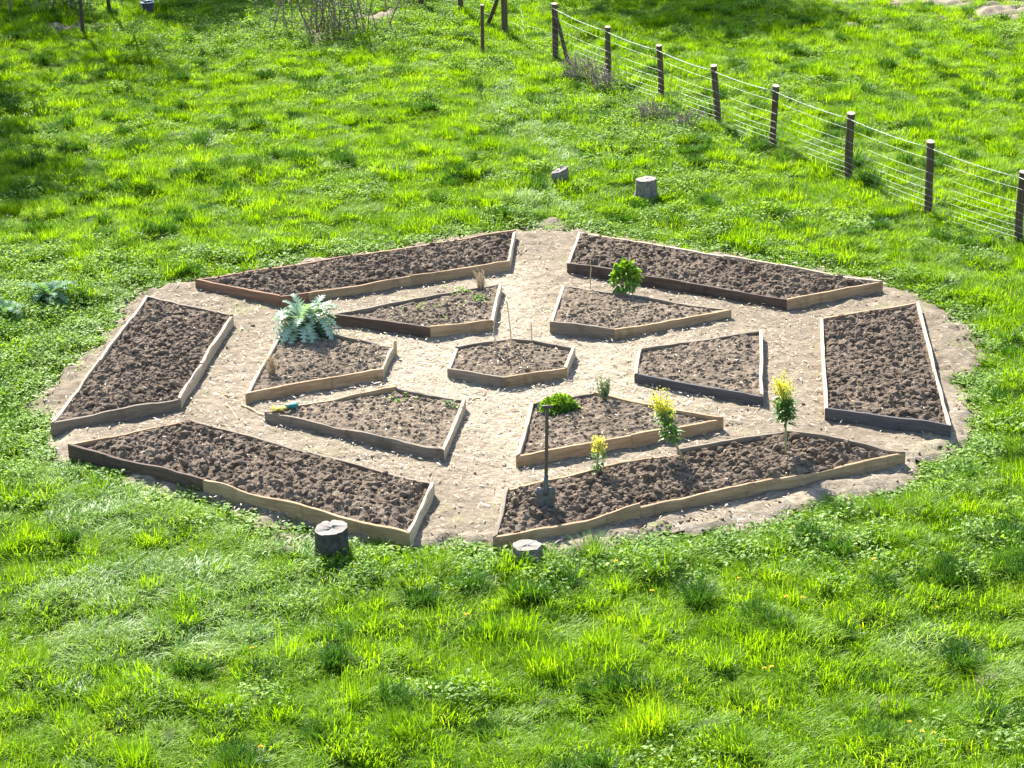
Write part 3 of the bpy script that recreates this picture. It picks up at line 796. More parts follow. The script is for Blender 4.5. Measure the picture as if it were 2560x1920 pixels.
# ------------------------------------------------------------------ wire fence
UPV = np.array([0.0, 0, 1.0])
def post_mesh(base, top, r0, r1, seed, n=10):
    base = np.array(base, float); top = np.array(top, float)
    m = 14; t = np.linspace(0, 1, m)
    L = np.linalg.norm(top - base)
    rr = r0 + (r1 - r0) * t
    th = np.linspace(0, 2 * np.pi, n, endpoint=False)
    ax = (top - base) / L; A = np.cross(ax, [0, 1.0, 0]); A /= np.linalg.norm(A); Bv = np.cross(ax, A)
    c = base + (top - base) * t[:, None]
    c = c + A * ((fbm(t * 2 + seed * 9, t * 0, 55, 2) - .5) * 0.03)[:, None]
    rj = rr[:, None] * (0.88 + 0.24 * vnoise(np.cos(th)[None] * 1.6 + seed * 5, np.sin(th)[None] * 1.6 + t[:, None] * 2, 56))
    rj[-1] *= 1.06
    V = c[:, None] + rj[..., None] * (np.cos(th)[None, :, None] * A + np.sin(th)[None, :, None] * Bv)
    V[-1, :, 2] += (V[-1, :, 1] - top[1]) * 0.22
    I, J = np.meshgrid(np.arange(m - 1), np.arange(n), indexing='ij'); J2 = (J + 1) % n
    Q = np.stack([I * n + J, I * n + J2, (I + 1) * n + J2, (I + 1) * n + J], -1).reshape(-1, 4)
    gcv = np.stack([np.repeat(t * L, n) + seed, np.tile(np.cos(th) * r0 * 2, m), np.tile(np.sin(th) * r0 * 2, m)], -1)
    return V, Q, gcv
def post(parent, loc, base, top, r0, r1, seed, name="post", capmat='cut_tan', label=None):
    V, Q, gcv = post_mesh(base, top, r0, r1, seed)
    n = 10; m = len(V)
    topring = V[-1] + np.array([0, 0, 0.0])
    Vf = np.vstack([V.reshape(-1, 3), topring.mean(0) + np.array([0, 0, .004])])
    T = np.array([[m * n, (m - 1) * n + (j + 1) % n, (m - 1) * n + j] for j in range(n)])[:, ::-1]
    g = np.vstack([gcv, gcv[-1]])
    me = mesh_np(name, Vf - np.array(loc), [Q, T], [M['post'], M[capmat]], smooth=True,
                 mat_idx=np.concatenate([np.zeros(len(Q)), np.ones(len(T))]), attrs={'gc': ('FLOAT_VECTOR', g.astype(np.float32))})
    me.polygons.foreach_set("use_smooth", np.concatenate([np.full(len(Q), True), np.full(len(T), False)]))
    o = obj(name, me, parent)
    if label: o['label'] = label
    return o

PO = [(0.914, 16.07), (1.70, 14.13), (2.44, 12.58), (3.14, 10.88), (3.83, 9.41), (4.64, 7.55), (5.40, 5.73), (6.25, 4.2), (7.0, 2.5)]
PR = [0.052, 0.045, 0.047, 0.05, 0.05, 0.054, 0.054, 0.05, 0.052]
LEAN = [(0.0, 0), (0.015, 0), (-0.02, 0), (-0.03, 0), (0.03, 0), (0.01, 0), (0.005, 0), (0.015, 0), (0, 0)]
FL = (3.5, 10.0, 0.0)
ft = thing("wire_fence", "long wire mesh fence on eight round timber posts crossing the grass", "fence", FL)
tops = []
for k, ((x, y), r) in enumerate(zip(PO, PR)):
    z = gz(x, y); lx_, ly_ = LEAN[k]
    top = (x + lx_, y + ly_, z * .3 + 0.93 + (0.03 if k in (0, 6) else 0))
    post(ft, FL, (x - lx_, y, z - 0.1), top, r * 1.03, r * 0.97, k + 1)
    tops.append((np.array([x - lx_, y, z * .3]), np.array(top)))
post(ft, FL, (1.115, 15.75, gz(1.1, 15.7) - 0.05), (0.95, 15.99, 0.72), 0.036, 0.032, 31, "brace", 'cut_grey')
wt = MB(); wm = MB()
side = np.array([-0.05, -0.02, 0])
for k in range(len(tops) - 1):
    b0, t0 = tops[k]; b1, t1 = tops[k + 1]
    seg = np.linspace(0, 1, 9)
    def line(h, sag):
        p0 = b0 + (t0 - b0) * h + side; p1 = b1 + (t1 - b1) * h + side
        p = p0 + (p1 - p0) * seg[:, None]; p[:, 2] -= sag * 4 * seg * (1 - seg)
        return p
    wt.tube(line(0.93, 0.025), 0.003, 5)
    for q in np.linspace(0.03, 0.97, 17):                                          # barbs
        i_ = line(0.93, 0.025); c_ = np.array([np.interp(q, seg, i_[:, a]) for a in range(3)])
        wt.tube([c_ - np.array([.008, .01, .014]), c_ + np.array([.008, .01, .014])], 0.002, 4)
    hs = [0.785, 0.60, 0.475, 0.375, 0.285, 0.205, 0.135, 0.06]
    for h in hs:
        wm.tube(line(h, 0.012 + 0.01 * random.random()), 0.002, 4, cap=False)
    L = np.linalg.norm(b1 - b0)
    for q in np.arange(0.12, 0.99, 0.17 / L * 1.6):
        a = line(0.785, 0.015); c_ = line(0.06, 0.015)
        pa = np.array([np.interp(q, seg, a[:, i]) for i in range(3)]); pc = np.array([np.interp(q, seg, c_[:, i]) for i in range(3)])
        wm.tube([pa, pc], 0.0008, 3, cap=False)
wt.build("barbed_wire", M['wire'], ft, FL); wm.build("mesh_wire", M['wire'], ft, FL)

# the older run beyond the gap
FB = (-0.6, 20.0, 0.0)
fb = thing("wire_fence", "old dark posts and slack wires beyond the end of the mesh fence", "fence", FB)
pbs = [(0.08, 18.35, 0.056), (-0.73, 20.35, 0.05), (-1.47, 21.1, 0.05), (-2.4, 22.6, 0.05)]
for k, (x, y, r) in enumerate(pbs):
    z = gz(x, y)
    post(fb, FB, (x, y, z - .1), (x + 0.01, y, z + 1.15), r, r * .95, 40 + k, "post", 'cut_grey')
post(fb, FB, (-0.27, 19.25, -0.05), (0.05, 18.45, 0.85), 0.038, 0.034, 47, "brace", 'cut_grey')
w = MB()
for h in (0.3, 0.55, 0.8, 1.05):
    for k in range(3):
        a = np.array([*pbs[k][:2], h]); b = np.array([*pbs[k + 1][:2], h])
        s = np.linspace(0, 1, 7); p = a + (b - a) * s[:, None]; p[:, 2] -= .05 * 4 * s * (1 - s)
        w.tube(p, 0.0016, 4, cap=False)
for h in (0.25, 0.45, 0.62):                                                      # slack ends trailing towards the mesh fence
    s = np.linspace(0, 1, 12); a = np.array([0.1, 18.3, h]); b = np.array([0.86, 16.9, 0.12])
    p = a + (b - a) * s[:, None]; p[:, 2] += 0.18 * np.sin(s * 5 + h * 9) * s; p[:, 0] += 0.1 * np.sin(s * 7 + h)
    w.tube(p, 0.0017, 4, cap=False)
w.build("slack_wire", M['wire'], fb, FB)
sk = thing("fence_stake", "thin dark stake standing alone in the grass left of the mesh fence end", "stake", (-0.328, 16.5, 0))
post(sk, (-0.328, 16.5, 0), (-0.33, 16.5, -.1), (-0.302, 16.5, 0.9), 0.032, 0.028, 61, "shaft", 'cut_tan')

# ------------------------------------------------------------------ stumps
def stump(x, y, r, h, barkm, cutm, label, seed, flare=1.25, tilt=(0, 0)):
    z0 = gz(x, y) if edge_d(np.array([x]), np.array([y]))[0] > 0 else 0.0
    loc = (x, y, z0)
    t = thing("tree_stump", label, "stump", loc, "sawn tree stumps")
    n = 40; m = 10
    th = np.linspace(0, 2 * np.pi, n, endpoint=False); tt = np.linspace(0, 1, m)
    rough = 0.13 * (vnoise(np.cos(th) * 2.2 + seed, np.sin(th) * 2.2, 61) - .5) + 0.10 * (vnoise(np.cos(th) * 7 + seed, np.sin(th) * 7, 62) - .5)
    rr = r * (1 + rough[None]) * (1 + (flare - 1) * (1 - tt[:, None]) ** 3 * (0.5 + vnoise(np.cos(th) * 2 + 3 + seed, np.sin(th) * 2, 63))[None])
    zz = -0.06 + (h + 0.06) * tt[:, None] + 0 * th[None]
    X = rr * np.cos(th); Y = rr * np.sin(th)
    zz = zz + tt[:, None] * (X * tilt[0] + Y * tilt[1] + 0.015 * (vnoise(np.cos(th) * 3, np.sin(th) * 3 + seed, 64) - .5)[None])
    V = np.stack([X, Y, zz], -1)
    I, J = np.meshgrid(np.arange(m - 1), np.arange(n), indexing='ij'); J2 = (J + 1) % n
    Q = np.stack([I * n + J, I * n + J2, (I + 1) * n + J2, (I + 1) * n + J], -1).reshape(-1, 4)
    obj("bark", mesh_np("bark", V.reshape(-1, 3), [Q], M[barkm]), t)
    k = 7; ring = [V[-1] * np.array([f, f, 1]) for f in np.linspace(0.985, 0.05, k)]
    W_ = np.stack(ring)
    W_[..., 2] = W_[..., 2] + 0.004 + 0.01 * (vnoise(W_[..., 0] * 18 + seed, W_[..., 1] * 18, 65) - .5) * np.linspace(0.1, 1, k)[:, None]
    W_[..., 2] += -0.012 * (np.abs(np.sin((th[None] - seed) * .5)) < 0.06)          # radial check
    I, J = np.meshgrid(np.arange(k - 1), np.arange(n), indexing='ij'); J2 = (J + 1) % n
    Q = np.stack([I * n + J, I * n + J2, (I + 1) * n + J2, (I + 1) * n + J], -1).reshape(-1, 4)
    V2 = np.vstack([W_.reshape(-1, 3), W_[-1].mean(0)])
    T = np.array([[k * n, (k - 1) * n + j, (k - 1) * n + (j + 1) % n] for j in range(n)])
    obj("cut_face", mesh_np("cut_face", V2, [Q, T], M[cutm]), t)
stump(0.745, 7.75, 0.115, 0.215, 'bark', 'cut_grey', "small pale notched stump, left one of two in far grass", 3, 1.2, (0.35, 0))
stump(1.865, 6.95, 0.14, 0.225, 'bark', 'cut_grey', "grey flat topped stump with flared foot, right one of two in far grass", 5, 1.35, (0.05, 0))
stump(-1.585, -4.93, 0.148, 0.25, 'bark_dark', 'cut_grey', "black barked stump standing in front of the long lower left bed", 8, 1.1, (0.12, 0.06))
stump(0.10, -5.1, 0.125, 0.16, 'bark', 'cut_grey', "low stump sunk in the grass by the spade bed corner", 11, 1.15, (0, 0.02))

# ------------------------------------------------------------------ spade
SX, SY = 0.279, -4.25
sz = B['BRo'][1](SX, SY)
loc = (SX, SY, sz)
t = thing("spade", "long handled garden spade standing upright in the dug soil", "spade", loc)
def SP(s, w=0.0, dpt=0.0):        # along the spade, sideways, forwards
    return np.array([SX + 0.037 * s / 0.98 + w, SY + 0.06 * (s - .2) + dpt, sz - 0.06 + s])
mb = MB(); ss = np.linspace(0.2, 0.985, 8)
mb.tube([SP(s) for s in ss], [0.017, 0.017, 0.0165, 0.0165, 0.016, 0.016, 0.0165, 0.017], 10)
mb.build("shaft", M['shaft'], t, loc)
mb = MB(); mb.tube([SP(0.99, w) for w in np.linspace(-0.05, 0.05, 5)], [0.013, 0.017, 0.018, 0.017, 0.013], 8)
mb.build("handle_grip", M['shaft'], t, loc)
mb = MB(); mb.tube([SP(s, 0, -0.003) for s in np.linspace(0.17, 0.36, 4)], [0.024, 0.024, 0.021, 0.019], 10)
mb.build("socket", M['steel'], t, loc)
us = np.linspace(-1, 1, 11); vs = np.linspace(0, 1, 8)
Vf = []; 
for dth in (0.0, 0.004):
    for v in vs:
        hw = 0.086 - 0.012 * v ** 2 - 0.02 * max(0, v - .85) / .15
        for u_ in us:
            top = 0.235 - 0.012 * (abs(u_) ** 3)
            Vf.append(SP(top - v * 0.25 * (1 - 0.04 * u_ * u_ * v), u_ * hw, 0.018 * u_ * u_ - 0.012 * (1 - v) + dth))
Vf = np.array(Vf); nu, nv = 11, 8; QQ = []
for j in range(nv - 1):
    for i in range(nu - 1):
        a = j * nu + i; QQ.append([a, a + 1, a + nu + 1, a + nu]); a += nu * nv; QQ.append([a, a + nu, a + nu + 1, a + 1])
per = [i for i in range(nu)] + [j * nu + nu - 1 for j in range(1, nv)] + [(nv - 1) * nu + i for i in range(nu - 2, -1, -1)] + [j * nu for j in range(nv - 2, 0, -1)]
for i in range(len(per)):
    a, b = per[i], per[(i + 1) % len(per)]; QQ.append([b, a, a + nu * nv, b + nu * nv])
obj("blade", mesh_np("blade", Vf - np.array(loc), [np.array(QQ)], M['steel']), t)
mb = MB()
for s_ in (-1, 1):
    mb = MB(); mb.tube([SP(0.236, s_ * 0.022, 0.004), SP(0.232, s_ * 0.08, 0.016)], 0.007, 6); mb.build("foot_tread", M['steel'], t, loc)


# ------------------------------------------------------------------ planted things
def cardoon(x, y, z, R, H, n, label, seed, group=None, mat='cardoon', wide=1.0):
    r = np.random.default_rng(seed)
    t = thing("cardoon", label, "cardoon plant", (x, y, z), group)
    mb = MB()
    for k in range(n):
        az = r.random() * 6.28; inner = r.random()
        L = R * (0.6 + 0.6 * r.random()); el = min(1.2, 0.3 + 0.85 * inner + .15 * r.standard_normal())
        m = 28; s = np.linspace(0, 1, m)
        ang = el - (1.1 + 1.0 * r.random()) * s ** 1.4 * (1.15 - 0.3 * inner)
        dx = np.cumsum(np.cos(ang)) * L / m; dz = np.cumsum(np.sin(ang)) * L / m
        dz = dz * H / (R * 0.62)
        Hd = np.array([math.cos(az), math.sin(az), 0]); Sd = np.array([-math.sin(az), math.cos(az), 0])
        c = np.stack([dx * Hd[0], dx * Hd[1], dz], -1) + np.array([x, y, z - 0.02])
        base = 0.07 * wide * L / 0.5 * np.sin(np.pi * np.clip(s * .93 + .04, 0, 1)) ** .7 + 0.006
        jag = np.where(np.arange(m) % 2 == 0, 1.35, 0.2)
        w = base * jag * (0.8 + 0.4 * r.random(m))
        curl = 0.35 * w
        fwd = np.gradient(c, axis=0) * 0.9
        Lp = c - Sd * w[:, None] + np.array([0, 0, 1]) * curl[:, None] * (0.3 + r.random((m, 1))) + fwd * (jag > 1)[:, None]
        Rp = c + Sd * w[:, None] + np.array([0, 0, 1]) * curl[:, None] * (0.3 + r.random((m, 1))) + fwd * (jag > 1)[:, None]
        V = np.stack([Lp, c, Rp], 1).reshape(-1, 3)
        i = np.arange(m - 1)[:, None] * 3
        mb.add(V, [np.vstack([i + [0, 1, 4, 3], i + [1, 2, 5, 4]])], v=np.full(3 * m, 0.2 + .8 * r.random()))
    mb.build("leaves", M[mat], t, (x, y, z), smooth=False)
    mb = MB()
    for k in range(5):
        a = r.random() * 6.28
        mb.tube([(x + .02 * math.cos(a), y + .02 * math.sin(a), z - .05), (x + .07 * math.cos(a), y + .07 * math.sin(a), z + .12 * H / .4)], [0.016, 0.008], 6)
    mb.build("stalks", M['stem'], t, (x, y, z))
    return t
cz = B['Li'][1](-2.25, 1.05)
cardoon(-2.22, 1.08, cz, 0.39, 0.43, 150, "large silvery blue green cardoon with jagged arching leaves in a bed corner", 1)
cardoon(-5.36, 2.85, gz(-5.36, 2.85), 0.36, 0.3, 70, "silvery thistle like cardoon growing wild in the grass, the bigger one at left", 2, "cardoons gone wild in the grass", 'wild')
cardoon(-5.72, 2.2, gz(-5.72, 2.2), 0.32, 0.26, 55, "pale small cardoon at the left picture edge in the grass", 3, "cardoons gone wild in the grass", 'wild')

# round lime bush
def dome(mb, c, rx, rz, n, r, L, W, up=0.4, lo=-0.05, **kw):
    a = r.random(n) * 6.28; s = r.random(n) ** .55; e = np.arcsin(np.clip(lo + r.random(n) * (1 - lo), -1, 1))
    d = np.stack([np.cos(a) * np.cos(e), np.sin(a) * np.cos(e), np.sin(e)], -1)
    d = d * (0.78 + 0.42 * vnoise(d[:, 0] * 2.3 + 7 + d[:, 2], d[:, 1] * 2.3 + 3, 71))[:, None]
    P = np.array(c) + d * np.array([rx, rx, rz]) * (0.55 + .45 * s)[:, None]
    P *= 1.0
    D = unit(d + np.array([0, 0, up]) + (r.random((n, 3)) - .5) * 1.1)
    mb.leaves(P, D, unit(d + np.array([0, 0, .8]) + (r.random((n, 3)) - .5)), L * (0.6 + .7 * r.random(n)), W * (0.6 + .7 * r.random(n)), v=kw.get('v', r.random(n)) * np.ones(n))
    return d, P
bx_, by_ = 1.345, 2.33; bz = B['TRi'][1](bx_, by_)
r = np.random.default_rng(5)
t = thing("lime_bush", "rounded lime green leafy bush at the back edge of a bed", "bush", (bx_, by_, bz))
mb = MB(); dome(mb, (bx_, by_, bz + .17), 0.13, 0.165, 260, r, 0.07, 0.052, .2, -.25, v=.55 + .45 * r.random(260))
mb.build("foliage", M['lime'], t, (bx_, by_, bz))
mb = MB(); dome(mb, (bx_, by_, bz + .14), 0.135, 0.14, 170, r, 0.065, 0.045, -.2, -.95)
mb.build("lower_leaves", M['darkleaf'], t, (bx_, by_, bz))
mb = MB()
for k in range(9):
    a = r.random() * 6.28; q = r.random() * .09
    mb.tube([(bx_ + .2 * q * math.cos(a), by_ + .2 * q * math.sin(a), bz - .03), (bx_ + q * math.cos(a), by_ + q * math.sin(a), bz + .2)], [0.006, 0.003], 5)
mb.build("stems", M['stem'], t, (bx_, by_, bz))

# parsley mound
mx, my = 0.472, -1.62; mz = B['BRi'][1](mx, my)
t = thing("parsley_mound", "low wide mound of curly green leaves behind the spade handle", "herb plant", (mx, my, mz))
mb = MB(); r = np.random.default_rng(6); dome(mb, (mx, my, mz), 0.165, 0.125, 800, r, 0.034, 0.026, .5)
mb.build("foliage", M['lime'], t, (mx, my, mz))
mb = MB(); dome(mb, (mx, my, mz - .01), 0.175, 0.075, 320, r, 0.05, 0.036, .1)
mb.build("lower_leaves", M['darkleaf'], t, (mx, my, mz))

# upright grey green herb
hx, hy = 0.93, -1.34; hz = B['BRi'][1](hx, hy)
t = thing("rosemary_sprig", "small upright grey green sprig plant near the back of a bed", "herb plant", (hx, hy, hz))
r = np.random.default_rng(8); st = MB(); lf = MB()
for k in range(15):
    a = r.random() * 6.28; L = 0.13 + .12 * r.random(); sp_ = 0.055 * r.random() + .015
    L *= 1.2 if k == 3 else 1
    p0 = np.array([hx + .025 * math.cos(a), hy + .025 * math.sin(a), hz - .02]); p1 = np.array([hx + sp_ * 1.5 * math.cos(a), hy + sp_ * 1.5 * math.sin(a), hz + L])
    st.tube([p0, (p0 + p1) / 2 + .01 * r.standard_normal(3), p1], [0.004, 0.003, 0.002], 5)
    q = np.repeat(np.linspace(.25, 1, 13), 3); n = len(q); an = r.random(n) * 6.28
    lf.leaves(p0 + (p1 - p0) * q[:, None], np.stack([np.cos(an), np.sin(an), 0.9 + 0 * an], -1), np.stack([np.sin(an), np.cos(an), 1 + 0 * an], -1), 0.034, 0.008, v=r.random(n))
st.build("stems", M['stem'], t, (hx, hy, hz)); lf.build("foliage", M['herb'], t, (hx, hy, hz))

# bolted yellow flowering brassicas
def bolted(name, base, top, leaf0, flw0, spread, lw, nfl, label, seed, bend=0.0):
    base = np.array(base, float); top = np.array(top, float); r = np.random.default_rng(seed)
    t = thing(name, label, "flowering plant", tuple(base), "yellow flowering greens gone to seed")
    def S(q): return base + (top - base) * q + np.array([bend * math.sin(q * 3.14), 0, 0])
    mb = MB(); qs = np.linspace(-0.04, 0.9, 9); mb.tube([S(q) for q in qs], np.linspace(0.013, 0.005, 9), 7)
    H = np.linalg.norm(top - base)
    tips = []
    for k in range(30):
        q0 = flw0 - 0.18 + 0.25 * r.random(); a = r.random() * 6.28; q1 = min(1.0, q0 + .1 + .22 * r.random())
        sp_ = spread * (0.35 + .65 * r.random())
        p1 = S(q1) + sp_ * np.array([math.cos(a), math.sin(a), 0]); p0 = S(q0)
        mb.tube([p0, (p0 + p1) / 2 + np.array([0, 0, -.01]), p1], [0.004, 0.003, 0.002], 4); tips.append((p0, p1))
    mb.build("stem", M['stem'], t, tuple(base))
    n = int(120 * lw / .06); q = leaf0 + (flw0 + .03 - leaf0) * r.random(n); a = r.random(n) * 6.28
    P = np.array([S(v) for v in q]) + 0.012 * r.standard_normal((n, 3))
    D = np.stack([np.cos(a), np.sin(a), 0.5 - 1.1 * r.random(n)], -1)
    P += D * np.array([1, 1, 0]) * 0.02
    lf = MB(); lf.leaves(P, D, np.stack([.4 * np.cos(a), .4 * np.sin(a), 1 + 0 * a], -1), lw * (.9 + .8 * r.random(n)), lw * (.28 + .3 * r.random(n)), v=r.random(n))
    lf.build("leaves", M['darkleaf'], t, tuple(base))
    k = r.integers(0, len(tips), nfl); s = 0.45 + 0.6 * r.random(nfl)
    P0 = np.array([tips[i][0] for i in k]); P1 = np.array([tips[i][1] for i in k])
    P = P0 + (P1 - P0) * s[:, None] + 0.02 * r.standard_normal((nfl, 3))
    fl = MB(); D = unit(r.standard_normal((nfl, 3)) + np.array([0, 0, .4]))
    fl.leaves(P, D, unit(r.standard_normal((nfl, 3))), 0.016, 0.013, v=r.random(nfl))
    fl.build("flowers", M['yellow'], t, tuple(base))
z0 = B['BRo'][1]
bolted("flowering_brassica", (0.775, -3.40, z0(.78, -3.4) - .01), (0.80, -3.40, z0(.78, -3.4) + .40), 0.05, 0.62, 0.065, 0.045, 380,
       "shortest yellow flowering stem, nearest the spade", 1)
bolted("flowering_brassica", (1.60, -3.13, z0(1.6, -3.13)), (1.372, -3.10, z0(1.6, -3.1) + .70), 0.30, 0.66, 0.125, 0.07, 900,
       "leaning yellow flowering stem, in front of the tan board, middle of three", 2, -0.03)
bolted("flowering_brassica", (2.565, -3.03, z0(2.56, -3.03)), (2.535, -3.03, z0(2.56, -3.03) + .79), 0.38, 0.68, 0.125, 0.075, 900,
       "tallest yellow flowering stem with a bare pale lower stalk, rightmost of three", 3, 0.01)

# dry straw tufts
def dry_tuft(x, y, z, h, n, rad, label, seed):
    r = np.random.default_rng(seed)
    t = thing("dry_tuft", label, "dead plant", (x, y, z), "dead upright plant tufts")
    a = MB(); b = MB()
    for k in range(n):
        an = r.random() * 6.28; q = rad * r.random()
        p0 = np.array([x + q * .6 * math.cos(an), y + q * .6 * math.sin(an), z - .02]); p1 = p0 + np.array([q * .9 * math.cos(an), q * .9 * math.sin(an), h * (.6 + .4 * r.random())])
        a.tube([p0, (p0 + p1) / 2 + .008 * r.standard_normal(3), p1], [0.0045, 0.004, 0.002], 5, v=float(r.random()))
        nn = 5; s = .3 + .7 * r.random(nn); az = r.random(nn) * 6.28
        b.leaves(p0 + (p1 - p0) * s[:, None], np.stack([np.cos(az), np.sin(az), r.random(nn) * 2], -1), np.stack([np.sin(az), np.cos(az), .5 + 0 * az], -1), 0.07, 0.008, v=r.random(nn))
    a.build("stalks", M['straw'], t, (x, y, z)); b.build("dead_leaves", M['straw'], t, (x, y, z))
dry_tuft(-2.49, -0.25, B['Li'][1](-2.49, -.25), 0.23, 22, 0.05, "dead straw tuft near the front left corner of the cardoon bed", 1)
dry_tuft(-0.31, 2.62, B['TLi'][1](-.31, 2.62), 0.25, 20, 0.045, "dead straw tuft standing among yellow green seedlings", 2)

# seedlings
def seedlings(x, y, zf, n, spr, label, seed, mat='lime', size=0.03):
    r = np.random.default_rng(seed); z = zf(x, y)
    t = thing("seedling_patch", label, "seedlings", (x, y, z), "patches of seedlings on the soil")
    c = np.array([x, y, z]) + r.standard_normal((n, 3)) * np.array([spr, spr * 1.2, 0])
    k = np.repeat(np.arange(n), 5); m = len(k); an = r.random(m) * 6.28
    P = c[k]; P[:, 2] = np.array([zf(p[0], p[1]) for p in c])[k] + 0.008 + .02 * r.random(m)
    mb = MB(); mb.leaves(P, np.stack([np.cos(an), np.sin(an), .4 + 0 * an], -1), np.tile([0, 0, 1.0], (m, 1)) + .4 * (r.random((m, 3)) - .5), size * (.6 + .8 * r.random(m)), size * .6, v=r.random(m))
    mb.build("leaves", M[mat], t, (x, y, z))
seedlings(-0.33, 2.12, B['TLi'][1], 26, 0.06, "yellow green seedlings near the pale side board behind the hexagonal bed", 1)
seedlings(-0.52, 2.5, B['TLi'][1], 22, 0.08, "pale seedlings left of the upright dry tuft", 2)
seedlings(-0.95, 1.85, B['TLi'][1], 9, 0.12, "sparse seedlings in the middle of the bed behind the cardoon", 3)
seedlings(-0.62, -1.35, B['BLi'][1], 14, 0.05, "little green weeds at the right corner of the bed with the gloves", 4, 'darkleaf', 0.03)
seedlings(-1.1, -1.15, B['BLi'][1], 12, 0.08, "little green weeds along the back edge of the bed with the gloves", 5, 'weed', 0.028)

# thin canes
def cane(p0, p1, rad, label, seed, name="garden_cane", kn=True):
    p0 = np.array(p0, float); p1 = np.array(p1, float)
    q = np.linspace(0, 1, 9); P = p0 + (p1 - p0) * q[:, None]
    P[1:-1] += 0.004 * np.random.default_rng(seed).standard_normal((7, 3))
    V = MB(); V.tube(P, rad * (1 + 0.15 * (np.arange(9) % 3 == 0)), 6)
    vv = np.vstack(V.V); L = np.linalg.norm(p1 - p0)
    tt = ((vv - p0) @ (p1 - p0)) / L
    me = mesh_np(name, vv - p0, [np.vstack(f) for f in V.F.values() if f], M['cane'], attrs={'gc': ('FLOAT_VECTOR', np.stack([tt + seed, tt * 0 + .01, tt * 0], -1).astype(np.float32))})
    return tag(obj(name, me, None, tuple(p0)), label, "cane", "thin garden canes")
hz_ = B['C'][1](0.03, 0.5)
cane((0.032, 0.49, hz_ - .03), (-0.012, 0.49, hz_ + .49), 0.0065, "tallest thin cane standing in the hexagonal bed", 1)
cane((0.25, 0.60, hz_ - .03), (0.238, 0.60, hz_ + .22), 0.006, "short thin cane at the right back of the hexagonal bed", 2)
cane((-0.152, 0.44, hz_ - .03), (-0.17, 0.44, hz_ + .24), 0.006, "short thin cane at the left back of the hexagonal bed", 3)
cane((0.95, 2.47, B['TRi'][1](.95, 2.47) - .03), (0.955, 2.47, B['TRi'][1](.95, 2.47) + .33), 0.006, "thin reddish cane standing left of the lime green bush", 4)
cane((-2.919, -0.889, 0.055), (-2.736, -1.388, 0.055), 0.008, "thin pale cane lying on the path left of the gloves, the middle one", 5)
cane((-2.75, -0.96, 0.06), (-2.415, -1.443, 0.065), 0.014, "thickest tan cane lying on the path against the bed with the gloves", 6)
cane((-3.02, -0.60, 0.055), (-2.82, -0.72, 0.06), 0.008, "short broken cane lying on the path nearest the far left bed", 7)
cane((-0.47, -0.99, 0.055), (-0.31, -1.03, 0.08), 0.009, "short reddish stick lying on the path right of the bed with the gloves", 8)

# gloves on the bed corner
gl = (-2.27, -1.425, HB + 0.004)
t = thing("garden_glove", "yellow garden glove with a dark teal cuff lying on a bed corner", "glove", gl)
mb = MB()
ax = unit(np.array([-1.0, -0.42, 0])); sdv = np.array([0.4, -0.92, 0]) / 1.003
o0 = np.array([-2.27, -1.425, HB + 0.024])
mb.tube([o0 + ax * q for q in np.linspace(-.02, .085, 6)], [0.03, 0.036, 0.04, 0.04, 0.036, 0.026], 12)
mb.V[-1][:, 2] = o0[2] + (mb.V[-1][:, 2] - o0[2]) * .5
for k, (off, L) in enumerate(((-.03, .062), (-.011, .075), (.009, .07), (.028, .052))):
    s0 = o0 + ax * .07 + sdv * off
    mb.tube([s0, s0 + ax * L * .5 + np.array([0, 0, .01]) + sdv * off * .3, s0 + ax * L + np.array([0, 0, -.004]) + sdv * off * .5], [0.012, 0.0115, 0.007], 8)
s0 = o0 + ax * .01 + sdv * .03
mb.tube([s0, s0 + ax * .03 + sdv * .03 + np.array([0, 0, .012]), s0 + ax * .055 + sdv * .036], [0.013, 0.0125, 0.008], 8)
mb.build("hand", M['glove_y'], t, gl)
mb = MB(); mb.tube([o0 - ax * q + np.array([0, 0, .01 * math.sin(q * 30)]) for q in np.linspace(.012, .12, 6)], [0.03, 0.034, 0.04, 0.045, 0.05, 0.046], 12)
mb.V[-1][:, 2] = o0[2] + (mb.V[-1][:, 2] - o0[2]) * .62
mb.V[-1][:, :2] += 0.006 * rng.standard_normal((len(mb.V[-1]), 2))
mb.build("cuff", M['glove_t'], t, gl)

# dandelions
dm = MB(); r = np.random.default_rng(4)
n = 46; an = r.random(n) * 6.28; el = r.random(n) * .9
dm.leaves(np.zeros((n, 3)) + np.array([0, 0, .0]), np.stack([np.cos(an) * np.cos(el), np.sin(an) * np.cos(el), np.sin(el) + .1], -1), np.tile([0, 0, 1.0], (n, 1)) + .2 * (r.random((n, 3)) - .5), 0.017, 0.007, v=r.random(n))
dpos = [(-2.776, -5.198), (-0.406, -6.387), (-2.088, -7.093), (-1.874, -8.75), (1.843, -5.953), (2.196, -6.283), (2.331, -6.276), (2.981, -5.81), (1.871, -7.669), (1.92, -7.72), (2.978, -8.75), (2.79, -8.8), (3.022, -8.9), (2.871, -8.87), (1.109, -6.168), (0.845, -5.542), (3.4, -6.437), (2.417, -4.9)]
sm = MB(); sm.tube([(0, 0, -.15), (0.004, 0, -.07), (0, 0, 0)], [0.003, 0.0025, 0.0025], 5)
proto_h = proto_s = None
for k, (x, y) in enumerate(dpos):
    t = thing("dandelion", "small yellow dandelion flower open among the grass blades", "dandelion", (x, y, gz(x, y) + 0.15), "dandelions in the near grass")
    if proto_h is None:
        proto_h = dm.build("flower_head", M['dandelion'], t); proto_s = sm.build("stem", M['stem'], t)
    else:
        for pr in (proto_h, proto_s):
            c = pr.copy(); COL.objects.link(c); c.parent = t
    s = 1.0 + .35 * r.random(); t.scale = (s, s, s); t.rotation_euler = (.35 * r.random() - .1, .3 * (r.random() - .5), r.random() * 6)

